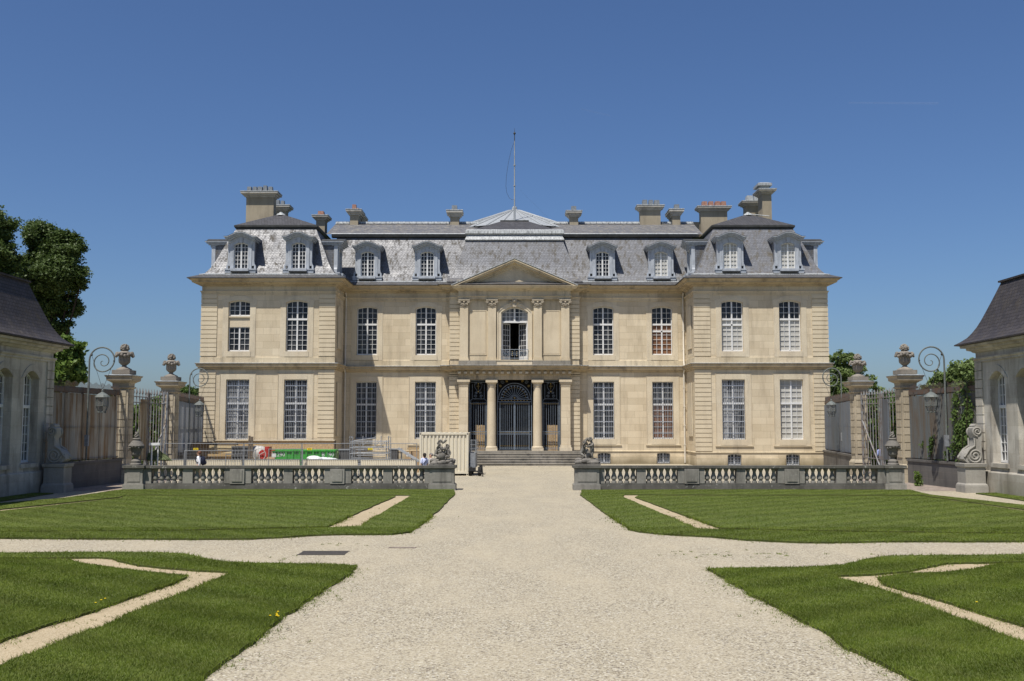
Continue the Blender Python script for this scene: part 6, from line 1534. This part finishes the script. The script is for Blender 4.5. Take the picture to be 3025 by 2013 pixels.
# gangway, cartons
g = thing('gangway', 'ribbed aluminium gangway lying aslant left of the container', 'gangway', (-6.5, 63, 0)); q = MB(); A = Vector((at(1175, 1338, 62.4)[0], 62.4, 1.62)); B = Vector((at(1237, 1358, 62.0)[0], 62.0, .85)); d = (B - A).normalized()
for o in (0, .5): q.bar(A + Vector((0, o, .0)), B + Vector((0, o, 0)), .05, .12)
n = 22
for k in range(n): p = A + (B - A) * (k + .5) / n; q.bar(p + Vector((0, 0, .02)), p + Vector((0, .5, .02)), .06, .02)
q.build('deck', M['alu'], g); q = MB(); q.bar(A + Vector((.2, .2, 0)), A + Vector((.2, .2, -1.55)), .07); q.bar(B + Vector((-.2, .2, 0)), B + Vector((-.2, .2, -.8)), .07); q.build('support', M['galv'], g)
for p0, p1, t, Y, lb in ((1196, 1214, 1334, 65.5, 'brown cardboard box with white label behind the gangway'), (1215, 1238, 1333, 65.9, 'brown cardboard box between the labelled box and the container')):
    a, z = at(p0, t, Y); b, _ = at(p1, t, Y); c = thing('cardboard_box', lb, 'box', ((a + b) / 2, Y, 0), 'cardboard boxes on the building site'); q = MB(); q.box(a, b, Y, Y + .6, 0, z); q.build('carton', M['carton'], c)
    q = MB(); q.box(a - .015, b + .015, Y - .012, Y + .61, z, z + .03); q.build('flap', M['wood'], c)
    if p0 < 1200: q = MB(); q.box(a + .1, b - .12, Y - .01, Y, z - .32, z - .06); q.build('label', M['letter'], c)
q = MB(); a, z = at(1203, 1329, 66.8); b, _ = at(1238, 1329, 66.8); q.box(a, b, 66.8, 66.9, z, z + .14); q.box(a + .1, a + .2, 66.8, 66.9, 0, z); q.box(b - .2, b - .1, 66.8, 66.9, 0, z)
tag(q.build('trestle_board', M['wood']), 'timber board on trestle legs behind the cardboard boxes', 'board')
# trailer hoist right of the container
tr = thing('platform_trailer', 'grey mesh sided trailer parked end on beside the container, drawbar on the gravel', 'trailer', (cx1 + .1, 62, 0)); X0, X1 = cx1 + .06, cx1 + .42
q = MB(); q.box(X0, X1, 61.9, 64.8, .45, 1.35); q.build('side_panel', M['galv'], tr)
q = MB()
for x in (X0, X1):
    for y in (61.9, 63.3, 64.8): q.tube([(x, y, 1.35), (x, y, 2.15)], .02, 6)
    for z in (1.6, 1.85, 2.13): q.tube([(x, 61.9, z), (x, 64.8, z)], .014, 5)
for z in (1.6, 1.85, 2.13): q.tube([(X0, 61.9, z), (X1, 61.9, z)], .014, 5)
for k in range(5): x = X0 + (X1 - X0) * k / 4; q.tube([(x, 61.9, 1.35), (x, 61.9, 2.13)], .008, 4)
q.build('guard_rail', M['galv'], tr)
for y in (61.5, 63.9):
    for xa in (X0 - .02, X1 + .17): q = MB(); q.tube([(xa, y, .28), (xa + .19, y, .28)], .27, 16); q.build('wheel', M['rubber'], tr)
q = MB(); q.box(X0 - .05, X1 + .4, 61.3, 61.42, .24, .32); q.bar((X0 + .2, 61.4, .35), (X1 + .5, 60.4, .2), .06); q.tube([(X1 + .5, 60.4, 0), (X1 + .45, 60.5, .62), (X1 + .6, 60.5, .62)], .03, 6); q.box(X0, X0 + .4, 61.2, 61.5, .3, .5); q.build('drawbar', M['ink'], tr)
# vestibule sheets
for p0, p1, lb in ((1404, 1432, 'chipboard sheet standing inside the left portico grille'), (1617, 1647.5, 'chipboard sheet standing inside the right portico grille')):
    a, z = at(p0, 1256, 80.6); b, _ = at(p1, 1256, 80.6); q = MB(); n = 4
    for k in range(n): x = a + (b - a) * k / n; q.box(x, x + (b - a) / n - .012, 80.6 + .01 * (k % 2), 80.64 + .01 * (k % 2), 1.05, z - .02 * (k % 2))
    tag(q.build('chipboard_sheet', M['osb']), lb, 'chipboard')
# canvas and white goods by the left gate
cv = thing('canvas_parasol', 'low dark green canvas parasol lying open by the left gate', 'parasol', (-20, 58.5, 0)); X, _ = at(460, 1350, 58.5); q = MB(); base = len(q.v); n = 14
for k in range(n + 1):
    t = PI * k / n; q.v.append((X + .95 * math.cos(t) * 1.0, 58.5 - .2, 1.05 + .02 * (k % 2))); q.v.append((X + .05 * math.cos(t), 58.9, 1.62))
q.f += [(base + 2 * k, base + 2 * k + 2, base + 2 * k + 3, base + 2 * k + 1) for k in range(n)]
for k in range(n + 1): t = PI * k / n; q.tube([(X + .92 * math.cos(t), 58.28, 1.06 + .03 * math.sin(t)), (X, 58.85, 1.64)], .02, 4)
q.prism([(X - .95, 1.0), (X + .95, 1.0), (X + .6, 1.35), (X, 1.64), (X - .6, 1.35)], lambda x, z, d: (x, 58.5 + d, z), 0, .04)
q.build('canvas', M['tarp'], cv); q = MB(); q.tube([(X, 58.7, 0), (X, 58.8, 1.6)], .03, 6); q.build('pole', M['woodgrey'], cv)
q = MB(); a, z = at(440, 1310, 57.2); b, _ = at(472, 1310, 57.2); q.box(a, b, 57.2, 57.5, z - .12, z + .02); q.box(a + .1, a + .16, 57.3, 57.36, 0, z - .12); q.box(b - .16, b - .1, 57.3, 57.36, 0, z - .12)
tag(q.build('white_trestle', M['letter']), 'white topped trestle seen through the left gate bars', 'trestle')
# scaffold poles by the far left pier
q = MB()
for px in (478, 488):
    a, _ = at(px, 1300, 60.5); q.tube([(a, 60.5, 0), (a + .02, 60.6, 5.0)], .045, 6)
q.tube([(at(476, 1190, 60.5)[0], 60.4, 4.3), (at(492, 1190, 60.5)[0], 60.4, 4.35)], .03, 6)
tag(q.build('scaffold_pole', M['galv']), 'upright grey scaffold poles standing by the farther left gate pier', 'scaffold poles')

# ================================================================== TREES
def tree(name, label, base, trunk_h, blobs, leaf, count, mat, group=None, clump=.55, nclump=60, trunk_r=.3, seed=1):
    rg = np.random.default_rng(seed); B = np.array(blobs, float); t = thing(name, label, 'tree' if 'shrub' not in name else 'shrub', base, group)
    q = MB(); bx, by = base[0], base[1]
    top = Vector((B[:, 0].mean(), B[:, 1].mean(), B[:, 2].mean() + .3 * B[:, 3].max()))
    q.tube([(bx, by, -.1), (bx + .05, by, trunk_h * .5), (bx + (top.x - bx) * .4, by + (top.y - by) * .4, trunk_h), tuple(top)], [trunk_r, trunk_r * .8, trunk_r * .6, trunk_r * .12], 9)
    for x, y, z, r in blobs:
        f = rg.uniform(.55, .95); p0 = Vector((bx + (top.x - bx) * .4 * f, by, trunk_h * f)); p1 = Vector((x, y, z))
        q.tube([p0, (p0 + p1) / 2 + Vector((0, 0, r * .15)), p1, p1 + (p1 - p0) * .12], [trunk_r * .35, trunk_r * .22, trunk_r * .12, trunk_r * .03], 6)
        for _ in range(4):
            dv = Vector(rg.normal(0, 1, 3)).normalized() * r * .8; q.tube([p1, p1 + dv * .5 + Vector((0, 0, .05 * r)), p1 + dv], [trunk_r * .12, trunk_r * .07, trunk_r * .02], 5)
    q.build('trunk', M['bark'], t, 50)
    w = B[:, 3] ** 2; w /= w.sum(); nc = nclump * len(blobs)
    ci = rg.choice(len(B), nc, p=w); dv = rg.normal(0, 1, (nc, 3)); dv /= np.linalg.norm(dv, axis=1)[:, None]
    cc = B[ci, :3] + dv * (B[ci, 3] * rg.uniform(.35, 1.03, nc) ** .6)[:, None] * np.array([1, 1, .92]); cs = B[ci, 3] * clump * rg.uniform(.16, .42, nc)
    li = rg.choice(nc, count, p=cs / cs.sum()); P = cc[li] + rg.normal(0, 1, (count, 3)) * cs[li][:, None] * np.array([.6, .6, .42])
    n = rg.normal(0, 1, (count, 3)) + dv[li] * .7 + np.array([0, 0, .5]); n /= np.linalg.norm(n, axis=1)[:, None]
    a = np.cross(n, rg.normal(0, 1, (count, 3))); a /= np.linalg.norm(a, axis=1)[:, None]; b = np.cross(n, a); s = leaf * rg.uniform(.6, 1.35, count)[:, None]
    V = np.stack([P - a * s, P - b * s * .55 + n * s * .12, P + a * s, P + b * s * .55 + n * s * .12], 1).reshape(-1, 3) - np.array(base)
    o = np_mesh('crown', V, np.arange(4 * count).reshape(-1, 4), M[mat], t)
    return t
def W3(px, py, Y): x, z = at(px, py, Y); return x, Y, z
def blob(px, py, Y, rpx, dy=0): x, y, z = W3(px, py, Y); return (x, y + dy, z, rpx * Y / 3000)
Y = 82.0
tree('tall_tree', 'tall dark broadleaf tree with rounded crown behind the left building roof', (*px_ground(150, Y)[:2], 0), 10,
     [blob(125, 705, Y, 52), blob(185, 735, Y, 55), blob(95, 790, Y, 58, 1), blob(165, 820, Y, 62, -1), blob(215, 815, Y, 42), blob(130, 900, Y, 55), blob(190, 900, Y, 40, .6), blob(150, 985, Y, 45), blob(175, 960, Y, 30), blob(60, 850, Y, 50, 1), blob(235, 850, Y, 20)], .115, 115000, 'leafdark', 'trees rising behind the left building', .95, 55, .42, 5)
Y = 78.0
tree('tall_tree', 'very dark tree cut by the left edge of the picture', (*px_ground(-40, Y)[:2], 0), 9,
     [blob(-20, 670, Y, 55), blob(-60, 740, Y, 80), blob(0, 760, Y, 55), blob(10, 830, Y, 45), blob(-60, 860, Y, 80), blob(-10, 920, Y, 50)], .12, 70000, 'leafdark', 'trees rising behind the left building', .9, 50, .45, 6)
Y = 62.0
tree('round_tree', 'bright leaved low tree peeping out beside the left building eaves', (*px_ground(180, Y)[:2], 0), 3.0,
     [blob(185, 1040, Y, 45), blob(220, 1030, Y, 28), blob(205, 1085, Y, 42), blob(175, 1110, Y, 45), blob(225, 1115, Y, 24)], .16, 16000, 'leafbright', None, .9, 55, .2, 7)
Y = 105.0
tree('loose_tree', 'airy mid green tree rising beside the right chateau corner', (*px_ground(2500, Y)[:2], 0), 5,
     [blob(2475, 1060, Y, 28), blob(2465, 1100, Y, 32), blob(2505, 1065, Y, 24), blob(2500, 1110, Y, 34), blob(2535, 1100, Y, 24), blob(2545, 1140, Y, 28), blob(2480, 1150, Y, 36), blob(2570, 1125, Y, 18), blob(2585, 1160, Y, 26)], .15, 9000, 'leafmid', None, .8, 34, .28, 8)
Y = 70.0
tree('round_tree', 'dense green tree above the ivy fence beside the right building', (*px_ground(2840, Y)[:2], 0), 3,
     [blob(2795, 1122, Y, 36), blob(2850, 1108, Y, 42), blob(2768, 1142, Y, 26), blob(2890, 1105, Y, 42), blob(2830, 1150, Y, 46), blob(2742, 1152, Y, 18)], .15, 20000, 'leafmid', None, .9, 50, .25, 9)
Y = 150
for k, (px, py, r) in enumerate(((550, 1162, 22), (585, 1166, 18), (530, 1172, 14))):
    tree('distant_tree', ['largest distant tree top over the short left fence', 'distant tree top touching the chateau corner at left', 'smallest distant tree top over the left fence by the far lantern post'][k], (*px_ground(px, Y + 4 * k)[:2], 0), 4, [blob(px, py, Y + 4 * k, r), blob(px - 8, py + 14, Y + 4 * k, r), blob(px + 10, py + 14, Y + 4 * k, r)], .22, 3500, 'leaf', 'distant trees past the left fence', .9, 30, .25, 20 + k)
def hedge(name, label, x0, x1, Y0, Y1, z0, z1, n, leaf, mat, seed):
    rg = np.random.default_rng(seed); P = np.stack([rg.uniform(x0, x1, n), rg.uniform(Y0, Y1, n), rg.uniform(z0, z1, n)], 1)
    P[:, 2] += .35 * np.sin(P[:, 0] * 1.7) + .2 * np.sin(P[:, 1] * 2.3); nn_ = rg.normal(0, 1, (n, 3)); nn_ /= np.linalg.norm(nn_, axis=1)[:, None]
    a = np.cross(nn_, rg.normal(0, 1, (n, 3))); a /= np.linalg.norm(a, axis=1)[:, None]; b = np.cross(nn_, a); s = leaf * rg.uniform(.6, 1.4, n)[:, None]
    V = np.stack([P - a * s, P - b * s * .6, P + a * s, P + b * s * .6], 1).reshape(-1, 3)
    o = np_mesh(name, V, np.arange(4 * n).reshape(-1, 4), M[mat]); return tag(o, label, 'hedge')
hedge('hedge', 'green hedge seen through the bars of the right gate', 23.5, 31, 69, 73, .0, 5.0, 15000, .16, 'leaf', 31)
hedge('hedge', 'green hedge seen through the bars of the left gate', -33, -23.5, 70, 73, .0, 4.6, 15000, .16, 'leaf', 32)
# ivy on the right-hand fence
rg = np.random.default_rng(77); PT = []
for (yc, zc, r, n) in [(a, b, c * .8, int(d * .42)) for a, b, c, d in ((47.9, 3.6, .5, 420), (48.3, 3.0, .6, 500), (48.0, 2.4, .5, 380), (48.9, 2.7, .5, 420), (48.8, 2.1, .5, 360), (49.4, 1.9, .3, 160), (51.6, 2.2, .22, 150), (51.7, 1.8, .2, 100), (49.0, 4.2, .35, 180), (48.2, 4.6, .5, 220), (49.2, 3.5, .25, 120), (52.6, 2.0, .12, 40), (50.1, 1.6, .2, 60), (47.7, 1.7, .35, 200))]:
    yy = rg.normal(yc, r * .55, n); zz = rg.normal(zc, r * .8, n); PT.append(np.stack([np.interp(yy, [47.2, 54.2], [21.55, 21.05]) - .12 - np.abs(rg.normal(0, .07, n)), yy, zz], 1))
P = np.concatenate(PT); n = len(P); nn_ = rg.normal(0, .6, (n, 3)) + np.array([-1, -.2, .3]); nn_ /= np.linalg.norm(nn_, axis=1)[:, None]; a = np.cross(nn_, rg.normal(0, 1, (n, 3))); a /= np.linalg.norm(a, axis=1)[:, None]; b = np.cross(nn_, a); s = .075 * rg.uniform(.6, 1.4, n)[:, None]
V = np.stack([P - a * s, P - b * s * .7, P + a * s, P + b * s * .7], 1).reshape(-1, 3)
iv = thing('ivy', 'ivy climbing the weathered sheet fence beside the right building', 'ivy', (21.3, 48.5, 0)); np_mesh('leaves', V - np.array((21.3, 48.5, 0)), np.arange(4 * n).reshape(-1, 4), M['leaf'], iv)
q = MB()
for (y0, z1) in ((47.8, 4.4), (48.3, 3.4), (48.9, 3.6), (49.4, 2.2), (51.6, 2.4)):
    X = 21.28 if y0 < 50 else 21.1; q.tube([(X - .02, y0, 1.2), (X - .03, y0 + .12, 1.2 + (z1 - 1.2) * .5), (X - .02, y0 - .05, z1)], .015, 5)
q.build('vine', M['bark'], iv)
o = hedge('weed_plant', 'yellow green weed at the foot of the right nearer gate pier', 19.95, 20.3, 50.9, 51.2, .0, .75, 260, .06, 'leafbright', 41); o['category'] = 'weed'

# faint vapour trails high over the park
def trailmat():
    m, nt, b = mk('vapour', 1.0, 0.0); b.inputs['Base Color'].default_value = (.8, .8, .8, 1); b.inputs['Alpha'].default_value = .035; return m
M['vapour'] = trailmat()
for (xa, ya), (xb, yb), r in (((1716, 322), (1800, 342), 5), ((2508, 304), (2770, 306), 6), ((1534, 560), (1630, 655), 4)):
    q = MB(); D0 = 9000; a = at(xa, ya, D0); b_ = at(xb, yb, D0 * 1.1); q.tube([(a[0], D0, a[1]), (b_[0], D0 * 1.1, b_[1])], [r, r * 1.6], 8); o = q.build('contrail', M['vapour']); o['kind'] = 'structure'
# ================================================================== CAMERA, LIGHT, SKY
cam = bpy.data.cameras.new('camera'); co = bpy.data.objects.new('camera', cam); COL.objects.link(co); S.camera = co
cam.sensor_width = 36; cam.sensor_fit = 'HORIZONTAL'; cam.lens = 36 * FPX / 3025; cam.clip_start = .1; cam.clip_end = 30000
cam.shift_x = -(CXP - 1512.5) / 3025
co.location = (0, 0, HC); co.rotation_euler = (R(90) + TH, 0, 0)
sd = Vector((-2.92, -4.9, 11.65)).normalized()
EL = math.asin(sd.z); AZ = math.atan2(sd.x, sd.y)
sl = bpy.data.lights.new('sun', 'SUN'); sl.energy = 4.6; sl.angle = R(.53); sl.color = (1.0, .945, .86)
so = bpy.data.objects.new('sun', sl); COL.objects.link(so); so.rotation_euler = (-sd).to_track_quat('-Z', 'Y').to_euler(); so.location = (-30, -50, 90)
w = bpy.data.worlds.new('World'); S.world = w; w.use_nodes = True; nt = w.node_tree; bg = nt.nodes['Background']
sky = nt.nodes.new('ShaderNodeTexSky'); sky.sky_type = 'NISHITA'; sky.sun_disc = False; sky.sun_elevation = EL; sky.sun_rotation = AZ
sky.altitude = 100; sky.air_density = 1.0; sky.dust_density = 1.3; sky.ozone_density = 10
hs = nt.nodes.new('ShaderNodeHueSaturation'); hs.inputs['Hue'].default_value = .504; hs.inputs['Saturation'].default_value = 1.03; nt.links.new(sky.outputs[0], hs.inputs['Color']); nt.links.new(hs.outputs[0], bg.inputs[0]); bg.inputs[1].default_value = .077
vs = S.view_settings; vs.view_transform = 'Standard'; vs.look = 'None'; vs.exposure = .35; vs.gamma = 1; vs.use_curve_mapping = False
S.cycles.max_bounces = 6; S.cycles.transparent_max_bounces = 12; S.cycles.use_denoising = True
